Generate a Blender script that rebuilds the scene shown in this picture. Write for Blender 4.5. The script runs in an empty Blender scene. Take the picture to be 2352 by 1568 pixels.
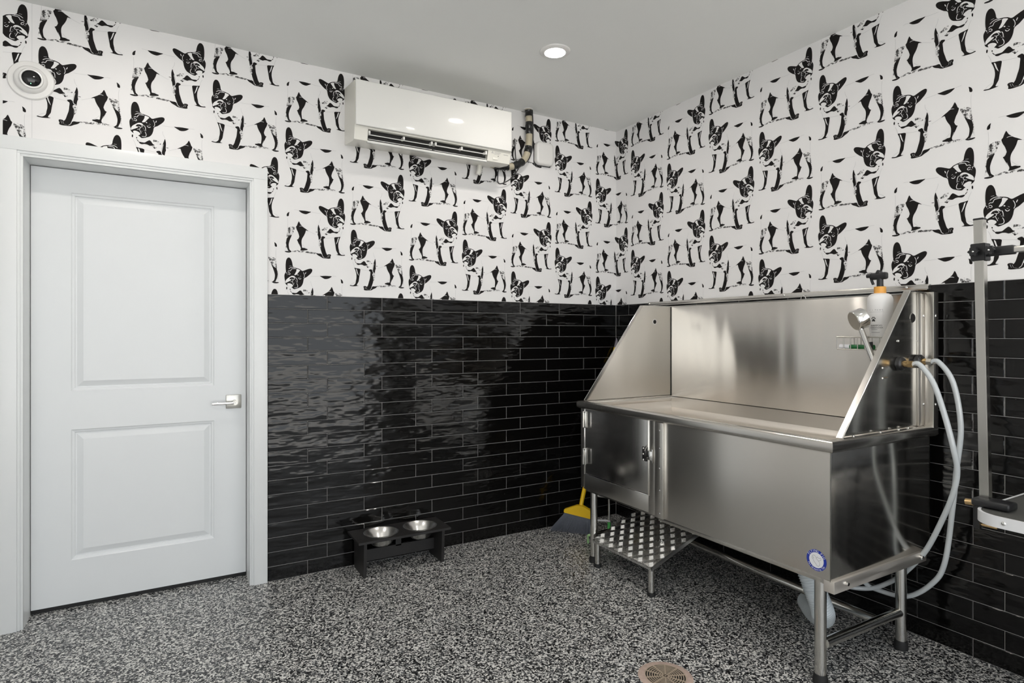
import bpy, bmesh, math, random
from mathutils import Vector, Matrix
from mathutils.geometry import tessellate_polygon
random.seed(7)
SC = bpy.context.scene
COL = SC.collection
PI = math.pi

# ------------------------------------------------------------------ camera, sky, exposure
cam_data = bpy.data.cameras.new('camera')
cam_data.sensor_width = 36.0
cam_data.lens = 1363.0 / 2352.0 * 36.0
cam_data.shift_y = -17.0 / 2352.0
cam_data.clip_start = 0.05
cam = bpy.data.objects.new('camera', cam_data)
cam.location = (-2.788, -3.317, 1.290)
cam.rotation_euler = (PI / 2, 0, -math.radians(30.097))
COL.objects.link(cam)
SC.camera = cam

world = bpy.data.worlds.new('overcast_sky')
SC.world = world
world.use_nodes = True
bg = world.node_tree.nodes['Background']
bg.inputs['Color'].default_value = (0.90, 0.95, 1.0, 1)
bg.inputs['Strength'].default_value = 2.1

SC.view_settings.view_transform = 'Standard'
SC.view_settings.look = 'None'
SC.view_settings.gamma = 1.0
SC.view_settings.use_curve_mapping = False
SC.view_settings.exposure = 0.24
LAMP_STRENGTH = 190.0

# added sun: the unseen drive bounces it to the ceiling; no direct light enters
sd_ = bpy.data.lights.new('sun', 'SUN'); sd_.energy = 16.0; sd_.angle = 0.01; sd_.color = (1.0, 0.97, 0.93)
sun = bpy.data.objects.new('sun', sd_)
sun.rotation_euler = Vector((0.45, -0.25, -0.86)).to_track_quat('-Z', 'Y').to_euler()
sun.location = (-6, -3, 8)
COL.objects.link(sun)

ROOM_X0, ROOM_Y0, CEIL = -4.7, -4.75, 2.743

# the daylight opening in the rear wall guides the sky sampling
pd = bpy.data.lights.new('daylight_portal', 'AREA')
pd.shape = 'RECTANGLE'; pd.size = 4.2; pd.size_y = 2.6
pd.cycles.is_portal = True
portal = bpy.data.objects.new('daylight_portal', pd)
portal.location = (-2.45, ROOM_Y0 - 0.02, 1.3)
portal.rotation_euler = (PI / 2, 0, 0)
COL.objects.link(portal)

# ------------------------------------------------------------------ materials
def new_mat(name):
    m = bpy.data.materials.new(name)
    m.use_nodes = True
    return m, m.node_tree, m.node_tree.nodes['Principled BSDF']

def setp(b, color=None, rough=None, metal=None, spec=None, **kw):
    if color is not None: b.inputs['Base Color'].default_value = (*color, 1)
    if rough is not None: b.inputs['Roughness'].default_value = rough
    if metal is not None: b.inputs['Metallic'].default_value = metal
    if spec is not None: b.inputs['Specular IOR Level'].default_value = spec
    for k, v in kw.items(): b.inputs[k].default_value = v

def plain(name, color, rough=0.5, metal=0.0, noise=0.04, scale=40.0, bump=0.0, bscale=200.0, **kw):
    """principled colour with a faint procedural mottling and optional fine relief"""
    m, nt, b = new_mat(name)
    setp(b, color, rough, metal, **kw)
    N, L = nt.nodes, nt.links
    tc = N.new('ShaderNodeTexCoord')
    if noise > 0:
        n = N.new('ShaderNodeTexNoise'); n.inputs['Scale'].default_value = scale; n.inputs['Detail'].default_value = 3
        L.new(tc.outputs['Object'], n.inputs['Vector'])
        mx = N.new('ShaderNodeMix'); mx.data_type = 'RGBA'
        mx.inputs['A'].default_value = (*[c * (1 - noise) for c in color], 1)
        mx.inputs['B'].default_value = (*[min(1, c * (1 + noise)) for c in color], 1)
        L.new(n.outputs['Fac'], mx.inputs['Factor']); L.new(mx.outputs['Result'], b.inputs['Base Color'])
    if bump > 0:
        n2 = N.new('ShaderNodeTexNoise'); n2.inputs['Scale'].default_value = bscale; n2.inputs['Detail'].default_value = 2
        L.new(tc.outputs['Object'], n2.inputs['Vector'])
        bp = N.new('ShaderNodeBump'); bp.inputs['Strength'].default_value = bump; bp.inputs['Distance'].default_value = 0.002
        L.new(n2.outputs['Fac'], bp.inputs['Height']); L.new(bp.outputs['Normal'], b.inputs['Normal'])
    return m

def emit_mat(name, color, strength):
    m, nt, b = new_mat(name)
    setp(b, (0.9, 0.9, 0.9), 0.4)
    b.inputs['Emission Color'].default_value = (*color, 1)
    b.inputs['Emission Strength'].default_value = strength
    return m

def steel_mat(name, color=(0.65, 0.625, 0.585), rough=0.30, axis='Z', wave=0.0, wscale=(1.2, 1.2, 0.5), aniso=0.35, var=0.025, grain=4):
    """brushed stainless sheet: grain along one axis, roughness streaks, gentle oil-canning of the sheet"""
    m, nt, b = new_mat(name)
    setp(b, color, rough, 1.0)
    N, L = nt.nodes, nt.links
    tc = N.new('ShaderNodeTexCoord')
    mp = N.new('ShaderNodeMapping')
    sc = {'X': (0.8, 28, 28), 'Y': (28, 0.8, 28), 'Z': (28, 28, 0.8)}[axis]
    mp.inputs['Scale'].default_value = sc
    L.new(tc.outputs['Object'], mp.inputs['Vector'])
    n = N.new('ShaderNodeTexNoise'); n.inputs['Scale'].default_value = 1.0; n.inputs['Detail'].default_value = grain
    L.new(mp.outputs['Vector'], n.inputs['Vector'])
    n3 = N.new('ShaderNodeTexNoise'); n3.inputs['Scale'].default_value = 3.0; n3.inputs['Detail'].default_value = 3
    L.new(tc.outputs['Object'], n3.inputs['Vector'])
    ad = N.new('ShaderNodeMath'); ad.operation = 'ADD'
    L.new(n.outputs['Fac'], ad.inputs[0]); L.new(n3.outputs['Fac'], ad.inputs[1])
    mr = N.new('ShaderNodeMapRange')
    mr.inputs['From Min'].default_value = 0.7; mr.inputs['From Max'].default_value = 1.3
    mr.inputs['To Min'].default_value = max(0.03, rough - var); mr.inputs['To Max'].default_value = rough + var
    L.new(ad.outputs[0], mr.inputs['Value'])
    if grain > 0: L.new(mr.outputs['Result'], b.inputs['Roughness'])
    if wave > 0:
        mp2 = N.new('ShaderNodeMapping'); mp2.inputs['Scale'].default_value = wscale
        L.new(tc.outputs['Object'], mp2.inputs['Vector'])
        n2 = N.new('ShaderNodeTexNoise'); n2.inputs['Scale'].default_value = 2.2; n2.inputs['Detail'].default_value = 1
        L.new(mp2.outputs['Vector'], n2.inputs['Vector'])
        b2 = N.new('ShaderNodeBump'); b2.inputs['Strength'].default_value = 1.0; b2.inputs['Distance'].default_value = wave
        L.new(n2.outputs['Fac'], b2.inputs['Height']); L.new(b2.outputs['Normal'], b.inputs['Normal'])
    b.inputs['Anisotropic'].default_value = aniso
    b.inputs['Anisotropic Rotation'].default_value = 0.25 if axis == 'Z' else 0.0
    tg = N.new('ShaderNodeTangent'); tg.direction_type = 'RADIAL'; tg.axis = axis
    L.new(tg.outputs['Tangent'], b.inputs['Tangent'])
    return m

def tile_mat():
    m, nt, b = new_mat('black_glazed_tile')
    setp(b, (0.0035, 0.0032, 0.003), 0.07, 0.0)
    b.inputs['IOR'].default_value = 1.43
    N, L = nt.nodes, nt.links
    tc = N.new('ShaderNodeTexCoord'); oi = N.new('ShaderNodeObjectInfo')
    sh = N.new('ShaderNodeVectorMath'); sh.operation = 'SCALE'; sh.inputs[0].default_value = (13.0, 7.0, 29.0)
    L.new(oi.outputs['Random'], sh.inputs['Scale'])
    ad = N.new('ShaderNodeVectorMath'); ad.operation = 'ADD'
    L.new(tc.outputs['Object'], ad.inputs[0]); L.new(sh.outputs['Vector'], ad.inputs[1])
    mp = N.new('ShaderNodeMapping'); mp.inputs['Scale'].default_value = (1.0, 1.0, 3.2)
    L.new(ad.outputs['Vector'], mp.inputs['Vector'])
    n = N.new('ShaderNodeTexNoise'); n.inputs['Scale'].default_value = 6.0; n.inputs['Detail'].default_value = 2.0; n.inputs['Roughness'].default_value = 0.5
    L.new(mp.outputs['Vector'], n.inputs['Vector'])
    bp = N.new('ShaderNodeBump'); bp.inputs['Strength'].default_value = 0.75; bp.inputs['Distance'].default_value = 0.008
    L.new(n.outputs['Fac'], bp.inputs['Height']); L.new(bp.outputs['Normal'], b.inputs['Normal'])
    n2 = N.new('ShaderNodeTexNoise'); n2.inputs['Scale'].default_value = 30.0
    L.new(ad.outputs['Vector'], n2.inputs['Vector'])
    mr = N.new('ShaderNodeMapRange'); mr.inputs['To Min'].default_value = 0.04; mr.inputs['To Max'].default_value = 0.16
    L.new(n2.outputs['Fac'], mr.inputs['Value']); L.new(mr.outputs['Result'], b.inputs['Roughness'])
    return m

def floor_mat():
    m, nt, b = new_mat('epoxy_flake_floor')
    setp(b, (0.2, 0.2, 0.2), 0.3)
    N, L = nt.nodes, nt.links
    tc = N.new('ShaderNodeTexCoord')
    nd = N.new('ShaderNodeTexNoise'); nd.inputs['Scale'].default_value = 90.0; nd.inputs['Detail'].default_value = 2
    L.new(tc.outputs['Object'], nd.inputs['Vector'])
    vm = N.new('ShaderNodeVectorMath'); vm.operation = 'MULTIPLY_ADD'
    vm.inputs[1].default_value = (0.012, 0.012, 0.0)
    L.new(nd.outputs['Color'], vm.inputs[0]); L.new(tc.outputs['Object'], vm.inputs[2])
    v = N.new('ShaderNodeTexVoronoi'); v.inputs['Scale'].default_value = 185.0
    L.new(vm.outputs['Vector'], v.inputs['Vector'])
    sep = N.new('ShaderNodeSeparateColor'); L.new(v.outputs['Color'], sep.inputs['Color'])
    cr = N.new('ShaderNodeValToRGB'); cr.color_ramp.interpolation = 'CONSTANT'
    els = cr.color_ramp.elements
    els[0].position = 0.0; els[0].color = (0.007, 0.007, 0.008, 1)
    els[1].position = 0.32; els[1].color = (0.05, 0.052, 0.055, 1)
    for p, c in ((0.44, (0.13, 0.135, 0.14, 1)), (0.56, (0.32, 0.32, 0.31, 1)), (0.70, (0.74, 0.73, 0.70, 1))):
        e = els.new(p); e.color = c
    L.new(sep.outputs['Red'], cr.inputs['Fac']); L.new(cr.outputs['Color'], b.inputs['Base Color'])
    bp = N.new('ShaderNodeBump'); bp.inputs['Strength'].default_value = 0.25; bp.inputs['Distance'].default_value = 0.0015
    L.new(sep.outputs['Green'], bp.inputs['Height']); L.new(bp.outputs['Normal'], b.inputs['Normal'])
    mr = N.new('ShaderNodeMapRange'); mr.inputs['To Min'].default_value = 0.22; mr.inputs['To Max'].default_value = 0.5
    L.new(sep.outputs['Blue'], mr.inputs['Value']); L.new(mr.outputs['Result'], b.inputs['Roughness'])
    return m

def speck_mat():
    m, nt, b = new_mat('ink_spatter_print')
    N, L = nt.nodes, nt.links
    setp(b, (0.5, 0.5, 0.5), 0.5)
    tc = N.new('ShaderNodeTexCoord')
    n = N.new('ShaderNodeTexNoise'); n.inputs['Scale'].default_value = 85.0; n.inputs['Detail'].default_value = 5; n.inputs['Roughness'].default_value = 0.7
    L.new(tc.outputs['Object'], n.inputs['Vector'])
    cr = N.new('ShaderNodeValToRGB')
    cr.color_ramp.elements[0].position = 0.44; cr.color_ramp.elements[0].color = (0.02, 0.018, 0.017, 1)
    cr.color_ramp.elements[1].position = 0.54; cr.color_ramp.elements[1].color = (0.80, 0.79, 0.785, 1)
    L.new(n.outputs['Fac'], cr.inputs['Fac']); L.new(cr.outputs['Color'], b.inputs['Base Color'])
    return m

def hose_mat(name, color):
    m = plain(name, color, 0.22, 0.0, 0.03, 30)
    b = m.node_tree.nodes['Principled BSDF']
    b.inputs['Coat Weight'].default_value = 0.4
    return m

M = {}
M['paper'] = plain('white_wallpaper', (0.80, 0.79, 0.785), 0.5, noise=0.012, scale=3)
M['ink'] = plain('black_print_ink', (0.009, 0.0075, 0.007), 0.7, noise=0.2, scale=20, spec=0.2)
M['inkgrey'] = plain('grey_print_line', (0.52, 0.52, 0.52), 0.5, noise=0.02)
M['speck'] = speck_mat()
M['paint'] = plain('white_trim_paint', (0.80, 0.815, 0.815), 0.32, noise=0.01, scale=5)
M['door'] = plain('white_door_paint', (0.79, 0.81, 0.82), 0.34, noise=0.01, scale=4)
M['ceil'] = plain('ceiling_paint', (0.83, 0.84, 0.825), 0.8, noise=0.01, scale=2, bump=0.05, bscale=400)
M['wallplain'] = plain('plain_white_wall', (0.78, 0.78, 0.77), 0.6, noise=0.01)
M['tile'] = tile_mat()
M['grout'] = plain('grey_grout', (0.34, 0.33, 0.32), 0.85, noise=0.15, scale=60)
M['floor'] = floor_mat()
M['steel'] = steel_mat('brushed_stainless_sheet', rough=0.30, wave=0.004, aniso=0.6, var=0.015)
M['steel_back'] = steel_mat('brushed_stainless_back', rough=0.26, wave=0.013, wscale=(1, 2.8, 0.12), aniso=0.8, grain=0)
M['basin'] = steel_mat('matt_stainless_basin', color=(0.80, 0.755, 0.70), rough=0.50, axis='Y', var=0.03)
M['steel_y'] = steel_mat('brushed_stainless_long', rough=0.24, axis='Y', wave=0.004)
M['steel_dark'] = steel_mat('mirror_stainless_door', color=(0.55, 0.54, 0.52), rough=0.18, wave=0.002, var=0.03)
M['steel_side'] = steel_mat('polished_stainless_side', color=(0.60, 0.585, 0.55), rough=0.16, wave=0.003, wscale=(1.2, 1.2, 0.8), var=0.05)
M['tube'] = steel_mat('polished_stainless_tube', color=(0.66, 0.645, 0.61), rough=0.14, var=0.05)
M['chrome'] = plain('bright_chrome', (0.80, 0.79, 0.77), 0.10, 1.0, noise=0.0)
M['nickel'] = plain('satin_nickel', (0.52, 0.505, 0.465), 0.28, 1.0, noise=0.03)
M['diamond'] = steel_mat('tread_plate_aluminium', color=(0.80, 0.79, 0.77), rough=0.27, axis='X', wave=0.004)
M['bowl'] = plain('stainless_bowl', (0.80, 0.79, 0.77), 0.24, 1.0, noise=0.03, scale=30)
M['black'] = plain('black_plastic', (0.014, 0.014, 0.015), 0.35, noise=0.1)
M['rubber'] = plain('black_rubber', (0.012, 0.012, 0.012), 0.6, noise=0.1)
M['blackwood'] = plain('black_painted_board', (0.018, 0.0165, 0.016), 0.45, noise=0.3, scale=15, bump=0.2, bscale=60)
M['acwhite'] = plain('white_appliance_plastic', (0.78, 0.775, 0.745), 0.08, noise=0.008, scale=4)
M['acbody'] = plain('cream_appliance_plastic', (0.76, 0.745, 0.68), 0.3, noise=0.01, scale=4)
M['acdark'] = plain('dark_vent_interior', (0.012, 0.011, 0.010), 0.6, noise=0.1)
M['white'] = plain('white_plastic', (0.78, 0.77, 0.75), 0.28, noise=0.01)
M['lens'] = plain('dark_dome_lens', (0.012, 0.012, 0.013), 0.06, noise=0.1)
M['led'] = emit_mat('green_indicator', (0.1, 1.0, 0.4), 3.0)
M['lamp'] = emit_mat('led_diffuser', (1.0, 0.945, 0.885), LAMP_STRENGTH)
M['lamptrim'] = plain('white_lamp_trim', (0.80, 0.79, 0.77), 0.35, noise=0.01)
M['yellow'] = plain('yellow_plastic', (0.92, 0.58, 0.012), 0.35, noise=0.04)
M['bristle'] = plain('grey_broom_fibre', (0.30, 0.32, 0.37), 0.6, noise=0.25, scale=120)
M['purple'] = plain('grey_handle', (0.22, 0.20, 0.25), 0.35, noise=0.05)
M['green'] = plain('green_plastic', (0.10, 0.50, 0.12), 0.4, noise=0.05)
M['palegreen'] = plain('pale_green_plastic', (0.45, 0.72, 0.35), 0.4, noise=0.05)
M['darkgreen'] = plain('dark_green_handle', (0.01, 0.16, 0.04), 0.35, noise=0.05)
M['brass'] = plain('brass_fitting', (0.72, 0.50, 0.25), 0.2, 1.0, noise=0.06)
M['hose'] = hose_mat('grey_white_hose', (0.58, 0.61, 0.62))
M['drainhose'] = hose_mat('white_corrugated_hose', (0.66, 0.72, 0.75))
M['bottle'] = plain('white_bottle', (0.80, 0.79, 0.775), 0.3, noise=0.008)
M['orange'] = plain('orange_collar', (0.80, 0.38, 0.07), 0.4, noise=0.05)
M['print'] = plain('dark_grey_print', (0.03, 0.03, 0.03), 0.5, noise=0.05)
M['printgrey'] = plain('grey_print', (0.33, 0.33, 0.33), 0.5, noise=0.05)
M['blue'] = plain('blue_label', (0.012, 0.035, 0.33), 0.35, noise=0.04)
M['label'] = plain('white_label', (0.80, 0.80, 0.82), 0.35, noise=0.01)
M['drain'] = plain('rusty_drain_grate', (0.47, 0.38, 0.29), 0.5, 0.3, noise=0.25, scale=25)
M['drainrim'] = plain('rusted_drain_rim', (0.50, 0.38, 0.32), 0.6, 0.0, noise=0.35, scale=50)
M['hole_dark'] = plain('painted_hole_shade', (0.006, 0.005, 0.004), 0.9, noise=0.1)  # near-black that paints in the shade of openings
M['beige'] = plain('beige_pipe_wrap', (0.47, 0.42, 0.31), 0.45, noise=0.08, scale=30)
M['tape'] = plain('black_tape', (0.012, 0.012, 0.012), 0.25, noise=0.2, bump=0.8, bscale=90)
M['mat'] = plain('dark_ribbed_mat', (0.065, 0.064, 0.058), 0.75, noise=0.3, scale=300, bump=0.9, bscale=500)
M['tablerim'] = plain('white_aluminium_edge', (0.74, 0.74, 0.75), 0.32, 0.0, noise=0.02)
M['concrete'] = plain('pale_concrete', (0.52, 0.51, 0.49), 0.9, noise=0.1, scale=3)

# ------------------------------------------------------------------ mesh helpers
def obj(name, bm, mat, parent=None, smooth=0.0, loc=None, rot=None):
    me = bpy.data.meshes.new(name)
    bmesh.ops.recalc_face_normals(bm, faces=bm.faces)
    bm.to_mesh(me); bm.free()
    for mm in (mat if isinstance(mat, (list, tuple)) else [mat]): me.materials.append(M[mm])
    if smooth:
        for p in me.polygons: p.use_smooth = True
        me.set_sharp_from_angle(angle=math.radians(smooth))
    o = bpy.data.objects.new(name, me); COL.objects.link(o)
    if loc: o.location = loc
    if rot: o.rotation_euler = rot
    if parent: o.parent = parent
    return o

def tag(o, label, cat, group=None):
    o['label'] = label; o['category'] = cat
    if group: o['group'] = group
    return o

def thing(name, label, cat, loc=(0, 0, 0), rotz=0.0, group=None):
    o = bpy.data.objects.new(name, None); COL.objects.link(o)
    o.empty_display_size = 0.05
    o.location = loc; o.rotation_euler = (0, 0, rotz)
    return tag(o, label, cat, group)

def struct(o): o['kind'] = 'structure'; return o

def nb(): return bmesh.new()

def box(bm, x0, x1, y0, y1, z0, z1, bev=0.0, seg=2):
    r = bmesh.ops.create_cube(bm, size=1.0)
    vs = r['verts']
    for v in vs:
        v.co = Vector(((x0 + x1) / 2 + v.co.x * (x1 - x0), (y0 + y1) / 2 + v.co.y * (y1 - y0), (z0 + z1) / 2 + v.co.z * (z1 - z0)))
    if bev > 0:
        es = list({e for v in vs for e in v.link_edges})
        bmesh.ops.bevel(bm, geom=es, offset=bev, segments=seg, affect='EDGES', profile=0.5)
    return bm

def frame_of(d):
    d = Vector(d).normalized()
    a = Vector((0, 0, 1)) if abs(d.z) < 0.9 else Vector((1, 0, 0))
    u = d.cross(a).normalized(); w = u.cross(d).normalized()
    return u, w, d

def cyl(bm, p0, p1, r0, r1=None, seg=16, caps=True):
    p0 = Vector(p0); p1 = Vector(p1)
    if r1 is None: r1 = r0
    u, w, d = frame_of(p1 - p0)
    a = [bm.verts.new(p0 + (u * math.cos(t) + w * math.sin(t)) * r0) for t in [2 * PI * i / seg for i in range(seg)]]
    b = [bm.verts.new(p1 + (u * math.cos(t) + w * math.sin(t)) * r1) for t in [2 * PI * i / seg for i in range(seg)]]
    for i in range(seg):
        j = (i + 1) % seg
        bm.faces.new((a[i], a[j], b[j], b[i]))
    if caps:
        bm.faces.new(a[::-1]); bm.faces.new(b)
    return bm

def lathe(bm, prof, origin=(0, 0, 0), axis=(0, 0, 1), seg=32, closed=False):
    """prof: (radius, height) pairs turned about the axis"""
    o = Vector(origin); u, w, d = frame_of(axis)
    rings = []
    for r, h in prof:
        if r < 1e-6: rings.append([bm.verts.new(o + d * h)])
        else: rings.append([bm.verts.new(o + d * h + (u * math.cos(2 * PI * i / seg) + w * math.sin(2 * PI * i / seg)) * r) for i in range(seg)])
    pairs = list(zip(rings[:-1], rings[1:]))
    if closed: pairs.append((rings[-1], rings[0]))
    for A, B in pairs:
        for i in range(seg):
            j = (i + 1) % seg
            if len(A) == 1 and len(B) == 1: continue
            if len(A) == 1: bm.faces.new((A[0], B[i], B[j]))
            elif len(B) == 1: bm.faces.new((A[i], A[j], B[0]))
            else: bm.faces.new((A[i], A[j], B[j], B[i]))
    return bm

def smooth_path(pts, n=6):
    pts = [Vector(p) for p in pts]
    out = []
    P = [pts[0] * 2 - pts[1]] + pts + [pts[-1] * 2 - pts[-2]]
    for i in range(1, len(P) - 2):
        for k in range(n):
            t = k / n
            a, b, c, d = P[i - 1], P[i], P[i + 1], P[i + 2]
            out.append(0.5 * ((2 * b) + (c - a) * t + (2 * a - 5 * b + 4 * c - d) * t * t + (3 * b - a - 3 * c + d) * t ** 3))
    out.append(pts[-1])
    return out

def tube(bm, pts, r, seg=12, n=6, smooth=True, rfun=None):
    path = smooth_path(pts, n) if smooth else [Vector(p) for p in pts]
    u = None; rings = []
    for i, p in enumerate(path):
        d = (path[min(i + 1, len(path) - 1)] - path[max(i - 1, 0)]).normalized()
        if u is None: u = frame_of(d)[0]
        u = (u - d * u.dot(d)).normalized(); w = d.cross(u)
        rr = rfun(i / (len(path) - 1)) if rfun else r
        rings.append([bm.verts.new(p + (u * math.cos(2 * PI * k / seg) + w * math.sin(2 * PI * k / seg)) * rr) for k in range(seg)])
    for A, B in zip(rings[:-1], rings[1:]):
        for k in range(seg):
            j = (k + 1) % seg
            bm.faces.new((A[k], A[j], B[j], B[k]))
    bm.faces.new(rings[0][::-1]); bm.faces.new(rings[-1])
    return bm

def prism(bm, poly, f, h0, h1):
    """poly in 2D, f(u, v, h) -> point; extruded from h0 to h1"""
    a = [bm.verts.new(f(u, v, h0)) for u, v in poly]
    b = [bm.verts.new(f(u, v, h1)) for u, v in poly]
    n = len(poly)
    for i in range(n):
        j = (i + 1) % n
        bm.faces.new((a[i], a[j], b[j], b[i]))
    bm.faces.new(a[::-1]); bm.faces.new(b)
    return bm

def ball(bm, c, r, seg=12, squash=(1, 1, 1)):
    res = bmesh.ops.create_uvsphere(bm, u_segments=seg, v_segments=max(6, seg // 2 + 2), radius=r)
    for v in res['verts']:
        v.co = Vector((v.co.x * squash[0], v.co.y * squash[1], v.co.z * squash[2])) + Vector(c)
    return bm

def rrect(w, h, r, n=6):
    out = []
    for cx, cy, a0 in ((w / 2 - r, h / 2 - r, 0), (-w / 2 + r, h / 2 - r, 90), (-w / 2 + r, -h / 2 + r, 180), (w / 2 - r, -h / 2 + r, 270)):
        for k in range(n + 1):
            a = math.radians(a0 + 90 * k / n)
            out.append((cx + r * math.cos(a), cy + r * math.sin(a)))
    return out

def text_bm(s, size, f, align='CENTER', spacing=1.0):
    """flat lettering as mesh; f(u, v) -> 3D point"""
    cu = bpy.data.curves.new('t', 'FONT'); cu.body = s; cu.size = size; cu.align_x = align; cu.align_y = 'CENTER'
    cu.space_character = spacing; cu.resolution_u = 3
    to = bpy.data.objects.new('t', cu); COL.objects.link(to)
    dg = bpy.context.evaluated_depsgraph_get(); dg.update()
    me = bpy.data.meshes.new_from_object(to.evaluated_get(dg))
    bm = bmesh.new(); bm.from_mesh(me)
    for v in bm.verts: v.co = Vector(f(v.co.x, v.co.y))
    bpy.data.objects.remove(to); bpy.data.curves.remove(cu); bpy.data.meshes.remove(me)
    return bm

# ================================================================== THE ROOM
TILE_TOP = 1.4975
DX0, DX1, DZ1 = -3.335, -2.425, 2.066        # door opening

bm = nb(); box(bm, ROOM_X0, 0.15, ROOM_Y0 - 0.15, 0.4, -0.12, 0.0)
floor = struct(obj('floor', bm, 'floor')); floor['label'] = 'speckled black white and grey epoxy flake floor'
bm = nb(); box(bm, ROOM_X0 - 0.15, 0.15, ROOM_Y0 - 0.15, 0.4, CEIL, CEIL + 0.12)
ceiling = struct(obj('ceiling', bm, 'ceil'))

bm = nb()
box(bm, ROOM_X0, DX0 - 0.019, 0, 0.2, 0, CEIL)
box(bm, DX1 + 0.019, 0.15, 0, 0.2, 0, CEIL)
box(bm, DX0 - 0.019, DX1 + 0.019, 0, 0.2, DZ1 + 0.019, CEIL)
wall_back = struct(obj('wall_back', bm, 'paper'))
bm = nb(); box(bm, 0, 0.15, ROOM_Y0, 0, 0, CEIL)
wall_right = struct(obj('wall_right', bm, 'paper'))
bm = nb(); box(bm, ROOM_X0 - 0.15, ROOM_X0, ROOM_Y0, 0.2, 0, CEIL)
wall_left = struct(obj('wall_left', bm, 'wallplain'))
bm = nb()
box(bm, ROOM_X0, -4.55, ROOM_Y0 - 0.15, ROOM_Y0, 0, CEIL)
box(bm, -0.35, 0.15, ROOM_Y0 - 0.15, ROOM_Y0, 0, CEIL)
box(bm, -4.55, -0.35, ROOM_Y0 - 0.15, ROOM_Y0, 2.6, CEIL)
wall_rear = struct(obj('wall_rear', bm, 'wallplain'))
bm = nb(); box(bm, -14, 9, -22, ROOM_Y0 - 0.15, -0.16, -0.03)
struct(obj('ground', bm, 'concrete'))

# ---- glazed brick tiles, laid one by one in a one-third bond
TP, TW, TT, GAP = 0.07485, 0.307, 0.009, 0.0024
tile_cache = {}
def tile_mesh(w, h):
    key = (round(w, 4), round(h, 4))
    if key in tile_cache: return tile_cache[key]
    b = 0.0022
    v = []
    for (dx, dz, y) in ((0, 0, 0), (0, 0, -TT + b), (b, b, -TT)):
        v += [(-w / 2 + dx, y, -h / 2 + dz), (w / 2 - dx, y, -h / 2 + dz), (w / 2 - dx, y, h / 2 - dz), (-w / 2 + dx, y, h / 2 - dz)]
    f = [(8, 9, 10, 11), (3, 2, 1, 0)]
    for k in (0, 4):
        for i in range(4):
            j = (i + 1) % 4
            f.append((k + i, k + j, k + 4 + j, k + 4 + i))
    me = bpy.data.meshes.new('tile'); me.from_pydata(v, [], f); me.materials.append(M['tile'])
    tile_cache[key] = me
    return me

def lay_tiles(wall, s0, s1, phase_even, phase_odd, place, rng):
    for r in range(20):
        z1 = TILE_TOP - r * TP
        z0 = z1 - TP
        ph = phase_even if r % 2 == 0 else phase_odd
        k0 = math.floor((s0 - ph) / TW)
        k = k0
        while ph + k * TW < s1 - 1e-6:
            a = max(s0, ph + k * TW); b_ = min(s1, ph + (k + 1) * TW)
            k += 1
            if b_ - a < 0.012: continue
            o = bpy.data.objects.new('tile', tile_mesh(b_ - a - GAP, TP - GAP))
            COL.objects.link(o); o.parent = wall
            place(o, (a + b_) / 2, (z0 + z1) / 2)
            o.rotation_euler.rotate_axis('X', rng.gauss(0, 0.0045)); o.rotation_euler.rotate_axis('Z', rng.gauss(0, 0.0035))

rng = random.Random(3)
def place_back(o, s, z): o.location = (s, 0.0, z)
def place_right(o, s, z): o.location = (0.0, -s, z); o.rotation_euler = (0, 0, -PI / 2)
lay_tiles(wall_back, -2.341, -0.009, -2.036, -2.139, place_back, rng)
lay_tiles(wall_right, 0.009, 3.43, 2.294, 2.190, place_right, rng)
bm = nb(); box(bm, -2.341, -0.001, -0.0055, 0.0, 0, TILE_TOP); obj('grout_bed', bm, 'grout', wall_back)
bm = nb(); box(bm, -0.0055, 0.0, -3.43, -0.001, 0, TILE_TOP); obj('grout_bed', bm, 'grout', wall_right)
bm = nb()                                                  # the wall beyond, well behind the camera: one joined field
for r in range(20):
    k = 0
    off = 0.0 if r % 2 == 0 else -0.104
    while 3.43 + off + k * TW < -ROOM_Y0 - 0.01:
        a = max(3.43, 3.43 + off + k * TW); b_ = min(-ROOM_Y0 - 0.01, 3.43 + off + (k + 1) * TW); k += 1
        box(bm, -0.009, 0, -b_ + GAP / 2, -a - GAP / 2, TILE_TOP - (r + 1) * TP + GAP / 2, TILE_TOP - r * TP - GAP / 2)
o = obj('tile_field', bm, 'tile', wall_right); o['kind'] = 'stuff'
bm = nb(); box(bm, -0.0055, 0.0, ROOM_Y0 + 0.01, -3.43, 0, TILE_TOP); obj('grout_bed', bm, 'grout', wall_right)

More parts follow.
